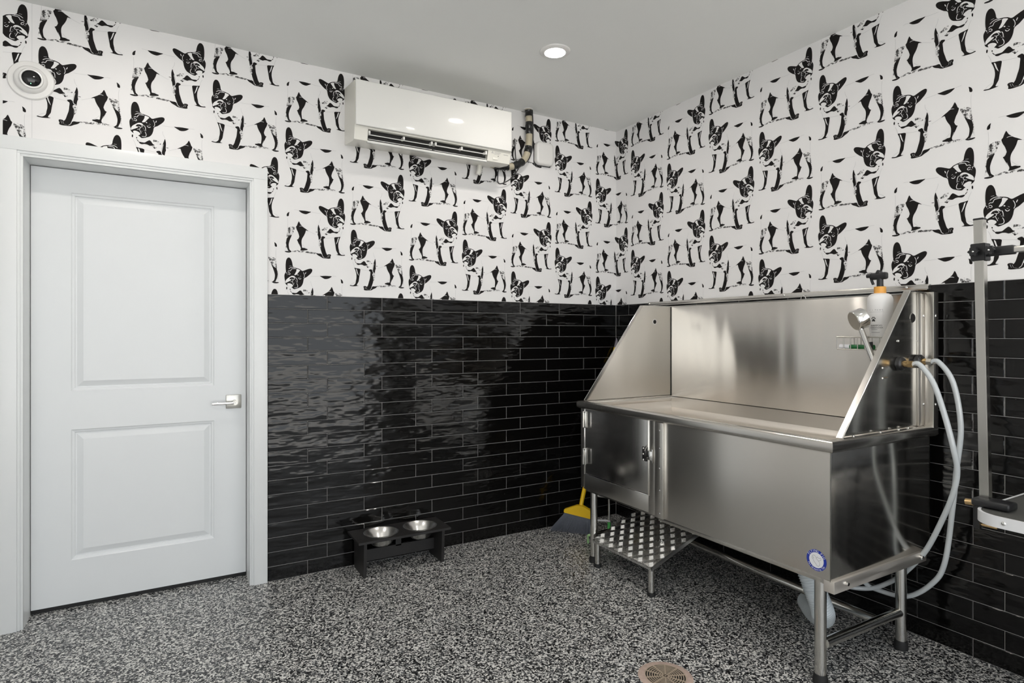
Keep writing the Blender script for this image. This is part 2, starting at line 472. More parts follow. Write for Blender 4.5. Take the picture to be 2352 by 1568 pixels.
# ---- wallpaper print: one dog motif, mirrored and stepped down each column
DOG_INK=[(-134.9,-0.8,-142.6,-2,-149.2,-11.3,-152.5,-25.3,-153.6,-43.7,-153.2,-62.6,-151.9,-72.4,-153.6,-81.2,-158.1,-89.1,-159.9,-100.2,-158.1,-117.2,-154.8,-130,-155.4,-136.8,-151.9,-143.1,-145.9,-148,-138.2,-152.8,-128.4,-158.2,-120.8,-159.9,-112.1,-167.2,-101.4,-165.5,-88.6,-160.3,-78,-154.5,-69.6,-143.6,-64.4,-129.3,-62.3,-116.4,-60.2,-109.1,-55,-104.5,-46.8,-100.1,-36.5,-91.2,-26.3,-81.3,-19.2,-71.4,-16.6,-62.3,-18.2,-56.8,-23.2,-53.6,-30.4,-54,-40.6,-57.1,-55,-63.3,-68.6,-68.1,-80.1,-60.1,-92.9,-55.2,-105.7,-52.3,-116.4,-46.2,-119,-32.6,-121.9,-20,-126.2,-9.1,-130.6,-3.4),(22.7,-90.7,33.5,-90.1,52.9,-88.3,72,-88.6,86.2,-90,81.5,-95.2,72,-101.6,60.5,-105.2,49,-105.9,37.4,-100.3),(135.1,-102.8,142.4,-107.6,146.9,-114.5,148.1,-123.4,144.2,-126.6,137.8,-122.9,136.6,-112.9),(85.2,-148.4,88,-150.4,92.7,-160.6,96.5,-171.6,101.1,-177.4,99.3,-186.5,96.5,-195.2,90.9,-206.3,87.1,-218.1,85.2,-226.1,87.1,-237.5,91.8,-244.3,96.5,-246.9,93.7,-252.5,89,-264,81.5,-279,76.7,-288.5,76.7,-297.1,79.6,-302.3,68.2,-303.4,50.9,-300,42.2,-297.5,42.2,-292.7,49,-291.4,58.6,-287.6,69.1,-287.3,71,-278.1,72.9,-261.3,72,-248,68.2,-236,60.5,-222.8,53.8,-207.6,50,-194.3,45.1,-193.9,36.4,-195.9,49,-186.4,62.5,-177.7,71,-169.6,78.6,-161.3),(122.4,-225,126,-234.6,131.5,-249.1,135.1,-260.8,137.8,-274.4,136.9,-288.9,134.2,-300.9,128.8,-306.7,124.2,-312.8,133.3,-317.6,146,-318,156.7,-314.8,155.8,-311.4,146,-311,140.6,-310.1,144.2,-299.5,148.7,-288.2,150.5,-271.8,149.6,-254.7,146,-240.9,138.7,-234.4,131.5,-230),(-133.4,-213.2,-122.9,-214.9,-101.4,-218.5,-101,-232.4,-104.6,-254.4,-107.8,-276.5,-110,-289.8,-115.4,-299.9,-119.7,-310.3,-110,-312.9,-125.1,-315.9,-142.6,-317.1,-158.1,-314.8,-157,-311.1,-142.6,-312.5,-133.8,-307.8,-127.3,-299.1,-125.1,-285.7,-121.9,-268,-122.9,-246.9,-128.4,-226.7),(-50.9,-220.9,-38.5,-216.8,-33.4,-220.5,-28.3,-231.1,-26.3,-238.4,-30.4,-241.7,-30.4,-250.7,-26.3,-263.1,-28.3,-273.8,-26.3,-282.2,-28.3,-294,-32.4,-306.3,-36.5,-318.7,-42.6,-332.9,-55,-333,-66.5,-328.9,-63.4,-318.4,-57.1,-308.7,-50.9,-287.7,-45.7,-268.8,-43.7,-249.1,-42.6,-232.4,-48.8,-227.2),(-82.3,-317.9,-78,-313.3,-67.5,-313.8,-63.4,-318.4,-66.5,-328.9,-55,-333.7,-42.2,-332.6,-36.5,-321,-28.3,-313.1,-16.1,-313,-5.1,-311.6,-6.1,-316.9,-14.1,-323.6,-26.3,-329.3,-38.5,-336.2,-55,-337.6,-71.7,-337.8,-80.1,-334.5,-79.1,-327.9),(-16.1,-156.4,-13.1,-164.1,-11.1,-178.2,-12.1,-200.2,-11.1,-211.7,-14.1,-219.7,-16.1,-234.7,-17.2,-240,-26.3,-237.3,-33.4,-232.9,-30.4,-217,-28.3,-201.9,-24.3,-182.9,-19.2,-166.6),(-121.9,-186.9,-110,-187,-99.3,-186.9,-90.7,-180.3,-84.4,-175.4,-78,-172.8,-71.7,-178.2,-65.4,-188.1,-58.2,-192.7,-67.5,-196.6,-78,-199.1,-88.6,-194.7,-99.3,-193.8,-110,-196.3,-118.6,-193.7),(-130.6,-175,-121.9,-185.7,-124.7,-186,-129.5,-179.5),(-147,-155.9,-144.8,-162.4,-147,-169.9,-150.3,-167.7,-150.3,-159.5),(-132.7,-166.1,-129,-167.3,-129,-171.9,-132.5,-170.9),(-62.3,-202.7,-54.6,-206.2,-58.2,-209.7,-61.7,-207.5),(-10.1,-196.3,-1.1,-196.5,-2.1,-198.4,-9.1,-198.4)]
DOG_WHITE=[(-98.2,-59.5,-89.7,-60.2,-80.1,-65.8,-84.4,-71.2,-89.7,-78.6,-95,-85.9,-99.3,-90.2,-107.8,-91.9,-108.9,-89.3,-103.5,-79.6,-99.3,-69.5),(-153.6,-131.5,-152.5,-123.7,-147,-115,-138.2,-107.3,-129.5,-100.9,-120.8,-96.8,-110,-98.1,-103.5,-106.1,-103.5,-109.5,-110,-105.1,-116.4,-104.1,-125.1,-104.7,-130.6,-107.5,-134.9,-115.4,-128.4,-115.2,-125.1,-118.6,-133.8,-125.1,-140.4,-128.8,-147,-132.5,-152.5,-135.9),(-144.8,-140.2,-139.3,-137.3,-131.7,-137.4,-121.9,-141.7,-116.4,-148,-118.6,-153.1,-122.9,-156.4,-126.2,-159.6,-140.4,-153.7,-143.7,-146.4),(-125.1,-218.4,-119.7,-222.3,-116.4,-234.8,-110,-256.3,-117.5,-243.8,-121.9,-230.9),(-51.3,-74.8,-49.2,-76.6,-53,-84.4,-55,-83),(-93.9,-88.6,-89.7,-88.9,-88.6,-92.7,-92.9,-92.4)]
DOG_WLINE=[(2.31,(-100.3,-106,-96,-115.4,-94.6,-128.6)),(2.1,(-102.5,-127.8,-91.8,-130.6)),(2.31,(-97.5,-134.5,-92.4,-147.6,-93.9,-156.3,-100.3,-159.4,-110,-159.3)),(1.89,(-128.4,-102.4,-120.8,-101,-112.1,-106.7,-108.3,-113.7,-116.4,-116.3,-124,-113.2)),(1.89,(-117.5,-116.5,-116.4,-121.4,-120.8,-127,-129.5,-129.3)),(1.89,(-120.3,-127.1,-115.4,-138,-112.1,-146)),(2.1,(-142.6,-82.5,-136,-80.1,-130.6,-86.6,-134.9,-90.3,-141.5,-87.1)),(2.52,(-89,-104.7,-84.8,-111.2,-79.1,-112.1,-74.7,-107.7)),(1.89,(-84.4,-102.1,-79.1,-103.9)),(1.89,(-80.1,-94.9,-74.9,-98)),(2.31,(-142.6,-75.5,-137.1,-70.4,-129,-70.8,-122.9,-60.2,-110,-58.4,-100.3,-58.1)),(2.31,(-138.2,-61.2,-129.5,-54.4,-118.6,-51.7,-105.7,-54.4)),(1.89,(-134.9,-46,-124,-44.7)),(1.89,(-147,-92.8,-142.6,-90.7)),(2.1,(-64.4,-74.7,-59.2,-85.6,-58.2,-97.3,-62.3,-106.6)),(1.89,(-152.5,-79.2,-148.1,-83,-149.2,-87.3)),(2.31,(-22.2,-183.6,-26.3,-202.5,-29.3,-224,-26.7,-233.4,-17.8,-237.4)),(1.68,(64.4,-174.4,73.9,-172.1,84.3,-174.4)),(2.73,(84.8,-227.1,89,-238.1,93.1,-244.1)),(1.68,(83.7,-270,78.6,-284.7)),(1.68,(-73.8,-317.9,-69.6,-330.4)),(1.68,(-67.5,-319.5,-63.4,-329.7)),(1.89,(-34.4,-317,-38.5,-327.2,-46.8,-334.1)),(1.68,(133.3,-311.2,146,-309.6)),(1.68,(-104.6,-123,-103.5,-118.7)),(1.68,(-111,-132.4,-110,-138.6))]
DOG_GLINE=[(1.05,(-28.3,-94.5,-2.1,-94.2,22.7,-92.3)),(1.05,(86.2,-90,98.3,-88.4,111.3,-88.4)),(1.05,(-0.1,-211,17.8,-203.9,37,-195.2)),(1.05,(144.2,-132.5,142.4,-159.4,144.2,-198.1,148.1,-241.6,154.9,-304.8)),(1.05,(-144.8,-179.9,-138.2,-193.6,-132.7,-212.7)),(1.05,(-25.3,-119.8,-23.2,-136.2,-14.1,-154.8)),(1.05,(-100.3,-218.8,-84.4,-222.3,-48.8,-226.8)),(1.05,(-100.3,-232.6,-103.5,-263.9)),(1.05,(-14.1,-244.3,-17.2,-270.2,-25.3,-281.4)),(1.05,(-28.3,-201.9,-46.8,-203)),(1.05,(-157,-311.1,-142.6,-299.6,-128.4,-294.1)),(1.05,(43.2,-293,54.8,-284.3,69.1,-268.9))]
DOG_SPECK=[(102.1,-184.2,109.5,-195.2,116.8,-214.7,122.4,-225,138.7,-235.5,148.1,-244.7,148.1,-233.1,145.4,-215.4,144.2,-198.1,138.7,-185.7,124.2,-179.8,113.2,-179.3),(-63.4,-167.2,-46.8,-170.2,-33.4,-180,-34.4,-186.5,-59.2,-183.3),(-6.1,-311.3,23.7,-307.3,52.9,-304.5,79.6,-301.2,124.2,-309,124.6,-313.4,90.9,-311.5,62.5,-313.1,33.5,-315.1,5.9,-316.8),(-30.4,-240.6,-21.2,-242.2,-18.2,-256.5,-20.2,-276.1,-26.3,-283.3,-28.3,-273.8,-26.3,-263.1,-30.4,-250.7),(-78,-191.1,-63.4,-193.3,-48.8,-202.3,-55,-207.2,-67.5,-201.1),(144.2,-240.3,151.4,-246.8,153.2,-285.3,149.6,-292.7,149.6,-261)]


def pairs(t): return [(t[i] / 1000.0, t[i + 1] / 1000.0) for i in range(0, len(t), 2)]
def closed_smooth(p, n=3):
    out = []; m = len(p)
    for i in range(m):
        a, b, c, d = (Vector(p[(i + q) % m]) for q in (-1, 0, 1, 2))
        for k in range(n):
            t = k / n
            q = 0.5 * ((2 * b) + (c - a) * t + (2 * a - 5 * b + 4 * c - d) * t * t + (3 * b - a - 3 * c + d) * t ** 3)
            out.append((q.x, q.y))
    return out
def fill(V, F, MI, poly, y, mi):
    base = len(V)
    V += [(x, y, z) for x, z in poly]
    for tri in tessellate_polygon([[Vector((x, z, 0)) for x, z in poly]]):
        F.append(tuple(base + i for i in tri)); MI.append(mi)
def ribbon(V, F, MI, pts, w, y, mi):
    pp = smooth_path([Vector((x, z, 0)) for x, z in pts], 4) if len(pts) > 2 else [Vector((x, z, 0)) for x, z in pts]
    base = len(V); n = len(pp)
    for i, p in enumerate(pp):
        d = (pp[min(i + 1, n - 1)] - pp[max(i - 1, 0)]).normalized()
        nrm = Vector((-d.y, d.x, 0))
        taper = 1.0 if 0 < i < n - 1 else 0.45
        for s in (-1, 1):
            q = p + nrm * (s * w / 2 * taper); V.append((q.x, y, q.y))
    for i in range(n - 1):
        F.append((base + 2 * i, base + 2 * i + 2, base + 2 * i + 3, base + 2 * i + 1)); MI.append(mi)

def dog_mesh(mirror):
    V, F, MI = [], [], []
    for t in DOG_INK: fill(V, F, MI, closed_smooth(pairs(t)), -0.0006, 0)
    for q, t in enumerate(DOG_SPECK): fill(V, F, MI, closed_smooth(pairs(t)), -0.00035 - 0.00003 * q, 3)
    for w, t in DOG_GLINE: ribbon(V, F, MI, pairs(t), w / 1000, -0.0003, 2)
    for t in DOG_WHITE: fill(V, F, MI, closed_smooth(pairs(t)), -0.0010, 1)
    for w, t in DOG_WLINE: ribbon(V, F, MI, pairs(t), w / 1000, -0.0012, 1)
    if mirror: V = [(-x, y, z) for x, y, z in V]
    me = bpy.data.meshes.new('dog_print'); me.from_pydata(V, [], F)
    for k in ('ink', 'paper', 'inkgrey', 'speck'): me.materials.append(M[k])
    for p, i in zip(me.polygons, MI): p.material_index = i
    me.update()
    bm = bmesh.new(); bm.from_mesh(me)
    for f in bm.faces:
        f.normal_update()
        if f.normal.y > 0: f.normal_flip()
    bm.to_mesh(me); bm.free()
    return me
DOGS = {False: dog_mesh(False), True: dog_mesh(True)}

def put_dog(wall, place, s, ztop, mirror, s0, s1, z0, z1):
    """one printed dog, trimmed to the sheet [s0, s1] x [z0, z1]"""
    if s + 0.165 < s0 or s - 0.165 > s1 or ztop < z0 + 0.004 or ztop - 0.34 > z1: return
    me = DOGS[mirror]
    cuts = []
    if s - 0.165 < s0: cuts.append(((s0 - s, 0, 0), (-1, 0, 0)))
    if s + 0.165 > s1: cuts.append(((s1 - s, 0, 0), (1, 0, 0)))
    if ztop - 0.345 < z0: cuts.append(((0, 0, z0 - ztop), (0, 0, -1)))
    if ztop > z1: cuts.append(((0, 0, z1 - ztop), (0, 0, 1)))
    if cuts:
        bm = bmesh.new(); bm.from_mesh(me)
        for co, no in cuts:
            bmesh.ops.bisect_plane(bm, geom=bm.verts[:] + bm.edges[:] + bm.faces[:], plane_co=co, plane_no=no, clear_outer=True)
        if not bm.faces: bm.free(); return
        m2 = bpy.data.meshes.new('dog_print')
        for mm in me.materials: m2.materials.append(mm)
        bm.to_mesh(m2); bm.free(); me = m2
    o = bpy.data.objects.new('dog_print', me); COL.objects.link(o); o.parent = wall
    place(o, s, ztop)

PITCH, PERIOD = 0.3445, 0.6905
CZ0, CZ1 = TILE_TOP + 0.001, CEIL - 0.001
for k in range(-1, 20):
    s = -3.130 + PITCH * k
    ltop = 2.565 if k % 2 == 0 else 2.387
    for n in (-2, -1, 0, 1):
        for mirror, zt in ((False, ltop + n * PERIOD), (True, ltop - 0.3465 + n * PERIOD)):
            if s < 0.17:
                if s + 0.165 < -2.343:
                    put_dog(wall_back, place_back, s, zt, mirror, -3.405, -0.001, 2.12, CZ1)
                elif s - 0.165 < -2.343:
                    put_dog(wall_back, place_back, s, zt, mirror, -3.405, -0.001, 2.12, CZ1)
                    if zt - 0.34 < 2.12: put_dog(wall_back, place_back, s, zt, mirror, -2.36, -0.001, CZ0, 2.12)
                else:
                    put_dog(wall_back, place_back, s, zt, mirror, -3.405, -0.001, CZ0, CZ1)
            if s > -0.17:
                put_dog(wall_right, place_right, s, zt, mirror, 0.001, 3.42, CZ0, CZ1)

# wallpaper sheet seam by the camera dome
bm = nb(); box(bm, -3.3065, -3.3055, -0.0004, 0.0, 2.15, CEIL); obj('paper_seam', bm, 'inkgrey', wall_back)

# ---- door, jamb and casing
def panel_rings(bm, x0, x1, z0, z1, yf):
    prof = ((0, 0), (0.004, 0.004), (0.013, 0.006), (0.016, 0.011), (0.022, 0.011), (0.046, 0.002), (0.048, 0.0015))
    rings = []
    for d, dy in prof:
        rings.append([bm.verts.new((x, yf + dy, z)) for x, z in ((x0 + d, z0 + d), (x1 - d, z0 + d), (x1 - d, z1 - d), (x0 + d, z1 - d))])
    for A, B in zip(rings[:-1], rings[1:]):
        for i in range(4):
            j = (i + 1) % 4
            bm.faces.new((A[i], A[j], B[j], B[i]))
    bm.faces.new(rings[-1])
YF = 0.14
bm = nb()
xs = [DX0 + 0.003, -3.183, -2.579, DX1 - 0.003]; zs = [0.022, 0.226, 0.840, 1.021, 1.956, DZ1 - 0.004]
grid = {(i, j): bm.verts.new((x, YF, z)) for i, x in enumerate(xs) for j, z in enumerate(zs)}
for i in range(3):
    for j in range(5):
        if i == 1 and j in (1, 3): panel_rings(bm, xs[1], xs[2], zs[j], zs[j + 1], YF)
        else: bm.faces.new((grid[i, j], grid[i + 1, j], grid[i + 1, j + 1], grid[i, j + 1]))
bmesh.ops.remove_doubles(bm, verts=bm.verts, dist=1e-5)
b0 = [bm.verts.new((x, YF + 0.04, z)) for x, z in ((xs[0], zs[0]), (xs[3], zs[0]), (xs[3], zs[5]), (xs[0], zs[5]))]
bm.faces.new(b0[::-1])
def side(a, b, p, q):
    bm.verts.ensure_lookup_table()
    va = bm.verts.new((a[0], YF, a[1])); vb = bm.verts.new((b[0], YF, b[1]))
    bm.faces.new((va, vb, q, p))
cs = [(xs[0], zs[0]), (xs[3], zs[0]), (xs[3], zs[5]), (xs[0], zs[5])]
for i in range(4): side(cs[i], cs[(i + 1) % 4], b0[i], b0[(i + 1) % 4])
door_1 = struct(obj('door_1', bm, 'door')); door_1['label'] = 'white two panel interior door'
bm = nb(); box(bm, DX0, DX1, YF + 0.01, YF + 0.035, 0.0, 0.024); obj('dark_gap_strip', bm, 'rubber', door_1)  # dark strip added to keep outside light out and darken the gap
hx, hz = -2.488, 0.934
bm = nb(); box(bm, hx - 0.037, hx + 0.037, YF - 0.009, YF, hz - 0.036, hz + 0.036, 0.003)
hb = obj('handle_plate', bm, 'nickel', door_1, 40)
bm = nb(); cyl(bm, (hx + 0.004, YF - 0.008, hz - 0.003), (hx + 0.004, YF - 0.05, hz - 0.003), 0.0125, 0.0125, 20)
obj('handle_hub', bm, 'nickel', hb, 40)
bm = nb(); box(bm, hx - 0.106, hx + 0.006, YF - 0.054, YF - 0.043, hz - 0.010, hz + 0.003, 0.003)
obj('lever', bm, 'chrome', hb, 40)
bm = nb(); cyl(bm, (hx + 0.005, YF - 0.054, hz - 0.003), (hx + 0.005, YF - 0.056, hz - 0.003), 0.009, 0.008, 20)
obj('key_cylinder', bm, 'nickel', hb, 40)
bm = nb(); box(bm, hx + 0.004, hx + 0.006, YF - 0.0565, YF - 0.0555, hz - 0.006, hz + 0.001); obj('keyhole', bm, 'black', hb)

trim_1 = bpy.data.objects.new('trim_1', None); COL.objects.link(trim_1); struct(trim_1)
trim_1['label'] = 'white painted door casing and jamb'
bm = nb(); box(bm, DX0 - 0.02, DX0, -0.002, 0.2, 0, DZ1); box(bm, DX1, DX1 + 0.02, -0.002, 0.2, 0, DZ1)
box(bm, DX0 - 0.02, DX1 + 0.02, -0.002, 0.2, DZ1, DZ1 + 0.02)
box(bm, DX0, DX0 + 0.012, YF + 0.041, 0.2, 0, DZ1); box(bm, DX1 - 0.012, DX1, YF + 0.041, 0.2, 0, DZ1); box(bm, DX0, DX1, YF + 0.041, 0.2, DZ1 - 0.012, DZ1)
obj('door_jamb', bm, 'paint', trim_1)
def casing(parts):
    bm = nb()
    for p in parts: box(bm, *p, 0.0015)
    return obj('casing_board', bm, 'paint', trim_1, 40)
casing([(DX1 + 0.018, -2.3415, -0.019, 0.003, 0, 2.0885), (DX1 + 0.009, DX1 + 0.0185, -0.013, 0.003, 0, 2.0775), (DX1, DX1 + 0.0095, -0.008, 0.003, 0, DZ1 + 0.004)])
casing([(-3.436, DX0 - 0.020, -0.019, 0.003, 0, 2.0885), (DX0 - 0.0205, DX0 - 0.010, -0.013, 0.003, 0, 2.0775), (DX0 - 0.0105, DX0, -0.008, 0.003, 0, DZ1 + 0.004)])
casing([(-3.436, -2.3415, -0.019, 0.003, 2.0885, 2.147), (DX0 - 0.020, DX1 + 0.018, -0.013, 0.003, 2.0775, 2.0888), (DX0 - 0.010, DX1 + 0.009, -0.008, 0.003, DZ1, 2.078)])

# ---- recessed ceiling lights
def downlight(x, y, label):
    t = thing('recessed_light', label, 'ceiling light', (x, y, CEIL), 0, 'round recessed ceiling lights')
    bm = nb(); lathe(bm, [(0.053, -0.010), (0.070, -0.009), (0.078, -0.004), (0.079, 0.0), (0.053, 0.0)], seg=40, closed=True)
    obj('trim_ring', bm, 'lamptrim', t, 40)
    bm = nb(); lathe(bm, [(0, -0.0075), (0.0535, -0.0075), (0.0535, -0.001), (0, -0.001)], seg=40)
    obj('diffuser', bm, 'lamp', t, 40)
downlight(-1.068, -0.79, 'round recessed ceiling light glowing near the air conditioner')
for x, y, where in ((-2.95, -0.79, 'over the floor before the white door'), (-1.068, -2.55, 'between tub and grooming table'), (-2.95, -2.55, 'over the open middle of the room'),
                    (-1.068, -4.2, 'beyond the grooming table by the rear opening'), (-2.95, -4.2, 'in the rear half away from the table')):
    downlight(x, y, 'round recessed ceiling light ' + where)

# ---- floor drain
dr = thing('floor_drain', 'round rusty metal drain grate set in the speckled floor', 'drain', (-1.166, -1.672, 0.0))
bm = nb(); lathe(bm, [(0.076, 0.0), (0.076, 0.003), (0.098, 0.002), (0.102, 0.0)], seg=40); obj('drain_rim', bm, 'drainrim', dr, 40)
bm = nb(); lathe(bm, [(0, 0.0006), (0.077, 0.0006)], seg=40); obj('drain_shade_disc', bm, 'hole_dark', dr)  # flat dark disc painted for the shade below the grate
for r in (0.013, 0.022, 0.031, 0.040, 0.049, 0.058, 0.067, 0.0755):
    bm = nb(); lathe(bm, [(r - 0.0018, 0.0008), (r - 0.0018, 0.003), (r + 0.0018, 0.003), (r + 0.0018, 0.0008)], seg=40); obj('grate_ring', bm, 'drain', dr)
for k in range(10):
    a = 2 * PI * k / 10 + 0.2
    bm = nb(); box(bm, 0.004, 0.076, -0.0024, 0.0024, 0.0008, 0.0034); obj('grate_spoke', bm, 'drain', dr, rot=(0, 0, a))
bm = nb(); lathe(bm, [(0, 0.0034), (0.008, 0.0034), (0.008, 0.0008)], seg=16); obj('grate_hub', bm, 'drain', dr)

# ================================================================== DOG GROOMING TUB
TXF, TXB = -0.752, -0.065            # front and back of the body
TYL, TYR = -0.588, -2.062            # left and right ends
TZ0, TZR = 0.412, 0.868              # underside, underside of the rim
tub = thing('grooming_tub', 'stainless steel dog grooming tub on tubular legs along the tiled wall', 'tub', (0, 0, 0))
SPL, SPR = -0.604, -2.036            # left and right splash guards

FLZ = 0.800
# basin: folded sheet with coved corners and an open top
bm = nb()
bi = [(TXF + 0.02, TYR + 0.02), (TXB, TYR + 0.02), (TXB, TYL - 0.02), (TXF + 0.02, TYL - 0.02)]
sec_ = [(0.0, 0.908)] + [(0.055 - 0.055 * math.cos(a), FLZ + 0.055 - 0.055 * math.sin(a)) for a in [PI / 2 * k / 6 for k in range(7)]]
rings = [[bm.verts.new((min(max(x, bi[0][0] + d), bi[1][0] - d), min(max(y, bi[0][1] + d), bi[2][1] - d), z)) for x, y in bi] for d, z in sec_]
for A, B in zip(rings[:-1], rings[1:]):
    for i in range(4):
        j = (i + 1) % 4
        bm.faces.new((A[i], A[j], B[j], B[i]))
bm.faces.new(rings[-1])
obj('basin', bm, 'basin', tub, 40)

# front panel and the framed door opening beside it
bm = nb(); box(bm, TXF, TXF + 0.004, TYR, -1.192, TZ0, TZR + 0.01, 0.0012); front = obj('front_panel', bm, 'steel', tub, 40)
bm = nb(); box(bm, TXF - 0.010, TXF + 0.006, -1.245, -1.190, TZ0 - 0.001, TZR, 0.002); gs = obj('door_channel', bm, 'steel', tub, 40)
for z in (0.83, 0.745, 0.65, 0.545, 0.435):
    bm = nb(); ball(bm, (TXF - 0.010, -1.222, z), 0.0045, 10, (0.5, 1, 1)); obj('rivet', bm, 'chrome', gs, 60)
bm = nb()
box(bm, TXF, TXF + 0.02, -0.624, TYL, TZ0 + 0.012, TZR + 0.005, 0.0015)
box(bm, TXF, TXF + 0.02, -1.192, -1.137, TZ0, TZR + 0.005, 0.0015)
box(bm, TXF, TXF + 0.02, -1.138, -0.623, TZ0 + 0.004, 0.502, 0.0015)
obj('door_frame', bm, 'steel', tub, 40)
bm = nb(); box(bm, TXF - 0.002, TXF + 0.012, -1.134, -0.627, 0.505, 0.880, 0.0035, 3)
tdoor = obj('tub_door', bm, 'steel_dark', tub, 40)
bm = nb()                                                  # bright folded lip round the door
for p in ((-1.1385, -1.1335, 0.500, 0.885), (-0.6275, -0.6225, 0.500, 0.885), (-1.1385, -0.6225, 0.4985, 0.5035)):
    box(bm, TXF - 0.005, TXF + 0.012, p[0], p[1], p[2], p[3], 0.0022)
obj('door_lip', bm, 'chrome', tdoor, 40)
for z in (0.81, 0.602):
    bm = nb(); box(bm, TXF - 0.007, TXF + 0.001, -0.634, -0.612, z - 0.045, z + 0.045, 0.002)
    cyl(bm, (TXF - 0.010, -0.623, z - 0.045), (TXF - 0.010, -0.623, z + 0.045), 0.005, seg=12)
    h = obj('hinge', bm, 'tube', tdoor, 40)
    bm = nb()
    tube(bm, [(TXF - 0.012, -0.632, z + 0.040), (TXF - 0.016, -0.648, z + 0.040), (TXF - 0.016, -0.652, z + 0.034), (TXF - 0.016, -0.652, z - 0.034), (TXF - 0.016, -0.648, z - 0.042), (TXF - 0.012, -0.634, z - 0.042)], 0.0028, 8, 4)
    obj('hinge_pin', bm, 'chrome', h, 60)
bm = nb(); box(bm, TXF - 0.008, TXF - 0.001, -1.130, -1.100, 0.665, 0.735, 0.002); la = obj('latch', bm, 'black', tdoor, 40)
for z in (0.672, 0.70, 0.728):
    bm = nb(); ball(bm, (TXF - 0.010, -1.113, z), 0.0055, 10); obj('screw', bm, 'chrome', la, 60)
bm = nb(); box(bm, TXF - 0.018, TXF - 0.002, -1.172, -1.128, 0.678, 0.722, 0.003); cyl(bm, (TXF - 0.014, -1.125, 0.72), (TXF - 0.022, -1.150, 0.748), 0.0045, seg=10)
box(bm, TXF - 0.014, TXF - 0.001, -1.178, -1.168, 0.664, 0.732, 0.002); obj('catch', bm, 'chrome', la, 40)

# end panels, underside, flanges
bm = nb(); box(bm, TXF, TXB, TYR, TYR + 0.004, TZ0 - 0.004, TZR + 0.01, 0.001); obj('end_panel', bm, 'steel_side', tub, 40)
bm = nb(); box(bm, TXF, TXB, TYL - 0.004, TYL, TZ0 + 0.01, TZR + 0.01, 0.001); obj('end_panel', bm, 'steel', tub, 40)
bm = nb(); box(bm, TXB - 0.004, TXB, TYR, TYL, TZ0, 0.905); obj('back_panel', bm, 'steel', tub)
bm = nb(); box(bm, TXF + 0.01, TXB, TYR + 0.01, TYL - 0.01, TZ0 + 0.002, TZ0 + 0.006); obj('underside', bm, 'steel', tub)
bm = nb(); box(bm, TXF + 0.006, TXF + 0.05, TYR + 0.02, -1.2, TZ0 - 0.020, TZ0 + 0.004, 0.002); obj('bottom_flange', bm, 'steel_y', tub, 40)
bm = nb(); box(bm, TXF + 0.02, TXF + 0.10, TYR + 0.03, TYL - 0.02, TZ0 - 0.012, TZ0 + 0.002); obj('bottom_flange', bm, 'steel_y', tub)
bm = nb(); box(bm, TXF + 0.004, TXB - 0.05, TYR - 0.010, TYR + 0.03, TZ0 - 0.045, TZ0 - 0.002, 0.0015); fl = obj('end_flange', bm, 'basin', tub, 40)
for x in (-0.68, -0.165):
    bm = nb(); cyl(bm, (x, TYR - 0.010, TZ0 - 0.018), (x, TYR - 0.022, TZ0 - 0.018), 0.0075, 0.006, 10); obj('bolt', bm, 'chrome', fl, 40)

# rolled rim: one rounded section mitred round the front and both ends
def rim_bm():
    sec = [(0.018 + q[0] - 0.021, TZR + 0.022 + q[1]) for q in rrect(0.042, 0.044, 0.0155, 5)]
    bm = nb(); rings = []
    for corner in range(4):
        ring = []
        for o, z in sec:
            x, y = ((TXB + 0.03, TYL + o), (TXF - o, TYL + o), (TXF - o, TYR - o), (TXB + 0.03, TYR - o))[corner]
            ring.append(bm.verts.new((x, y, z)))
        rings.append(ring)
    n = len(sec)
    for A, B in zip(rings[:-1], rings[1:]):
        for k in range(n): bm.faces.new((A[k], A[(k + 1) % n], B[(k + 1) % n], B[k]))
    bm.faces.new(rings[0][::-1]); bm.faces.new(rings[-1])
    return bm
obj('rolled_rim', rim_bm(), 'steel_y', tub, 35)

# splash guards
ZB, ZT = 0.912, 1.462
bm = nb(); box(bm, TXB - 0.004, TXB, SPR, SPL, 0.90, ZT, 0.001); obj('back_splash', bm, 'steel_back', tub, 40)
bm = nb(); box(bm, TXB - 0.004, TXB + 0.014, SPR, SPL, ZT - 0.003, ZT + 0.002); obj('back_fold', bm, 'steel_y', tub)
bm = nb(); box(bm, TXB - 0.006, TXB - 0.003, SPL - 0.005, SPL - 0.001, 0.88, ZT - 0.002); obj('corner_seam', bm, 'rubber', tub)
def splash(y, sgn, mat, xt, xb):
    poly = [(xb + 0.004, ZB), (TXB, ZB), (TXB, ZT), (xt, ZT)]
    bm = nb(); prism(bm, poly, lambda u, v, h: (u, h, v), y - 0.0015, y + 0.0015)
    s = obj('side_splash', bm, mat, tub)
    bm = nb()                                              # folded flange down the raked edge
    a = Vector((xb, 0, ZB)); b = Vector((xt, 0, ZT))
    d = (b - a).normalized(); n = Vector((-d.z, 0, d.x))
    w = 0.024
    for q0, q1 in ((a, b),):
        vs = []
        for hh in (0.0, 0.003):
            for yy in (y, y + sgn * w):
                for q in (q0, q1):
                    vs.append(bm.verts.new(q + n * (hh - 0.0015) + Vector((0, yy, 0))))
        for f in ((0, 1, 3, 2), (4, 6, 7, 5), (0, 4, 5, 1), (2, 3, 7, 6), (0, 2, 6, 4), (1, 5, 7, 3)): bm.faces.new([vs[i] for i in f])
    e = obj('raked_flange', bm, 'steel_y', s)
    bm = nb(); tube(bm, [a + Vector((0, y + sgn * w, 0)), b + Vector((0, y + sgn * w, 0))], 0.0026, 8, smooth=False); obj('flange_edge', bm, 'chrome', s, 60)
    bm = nb(); box(bm, xt, TXB, min(y, y + sgn * w), max(y, y + sgn * w), ZT - 0.002, ZT + 0.002); obj('top_fold', bm, 'steel_y', s)
    return s
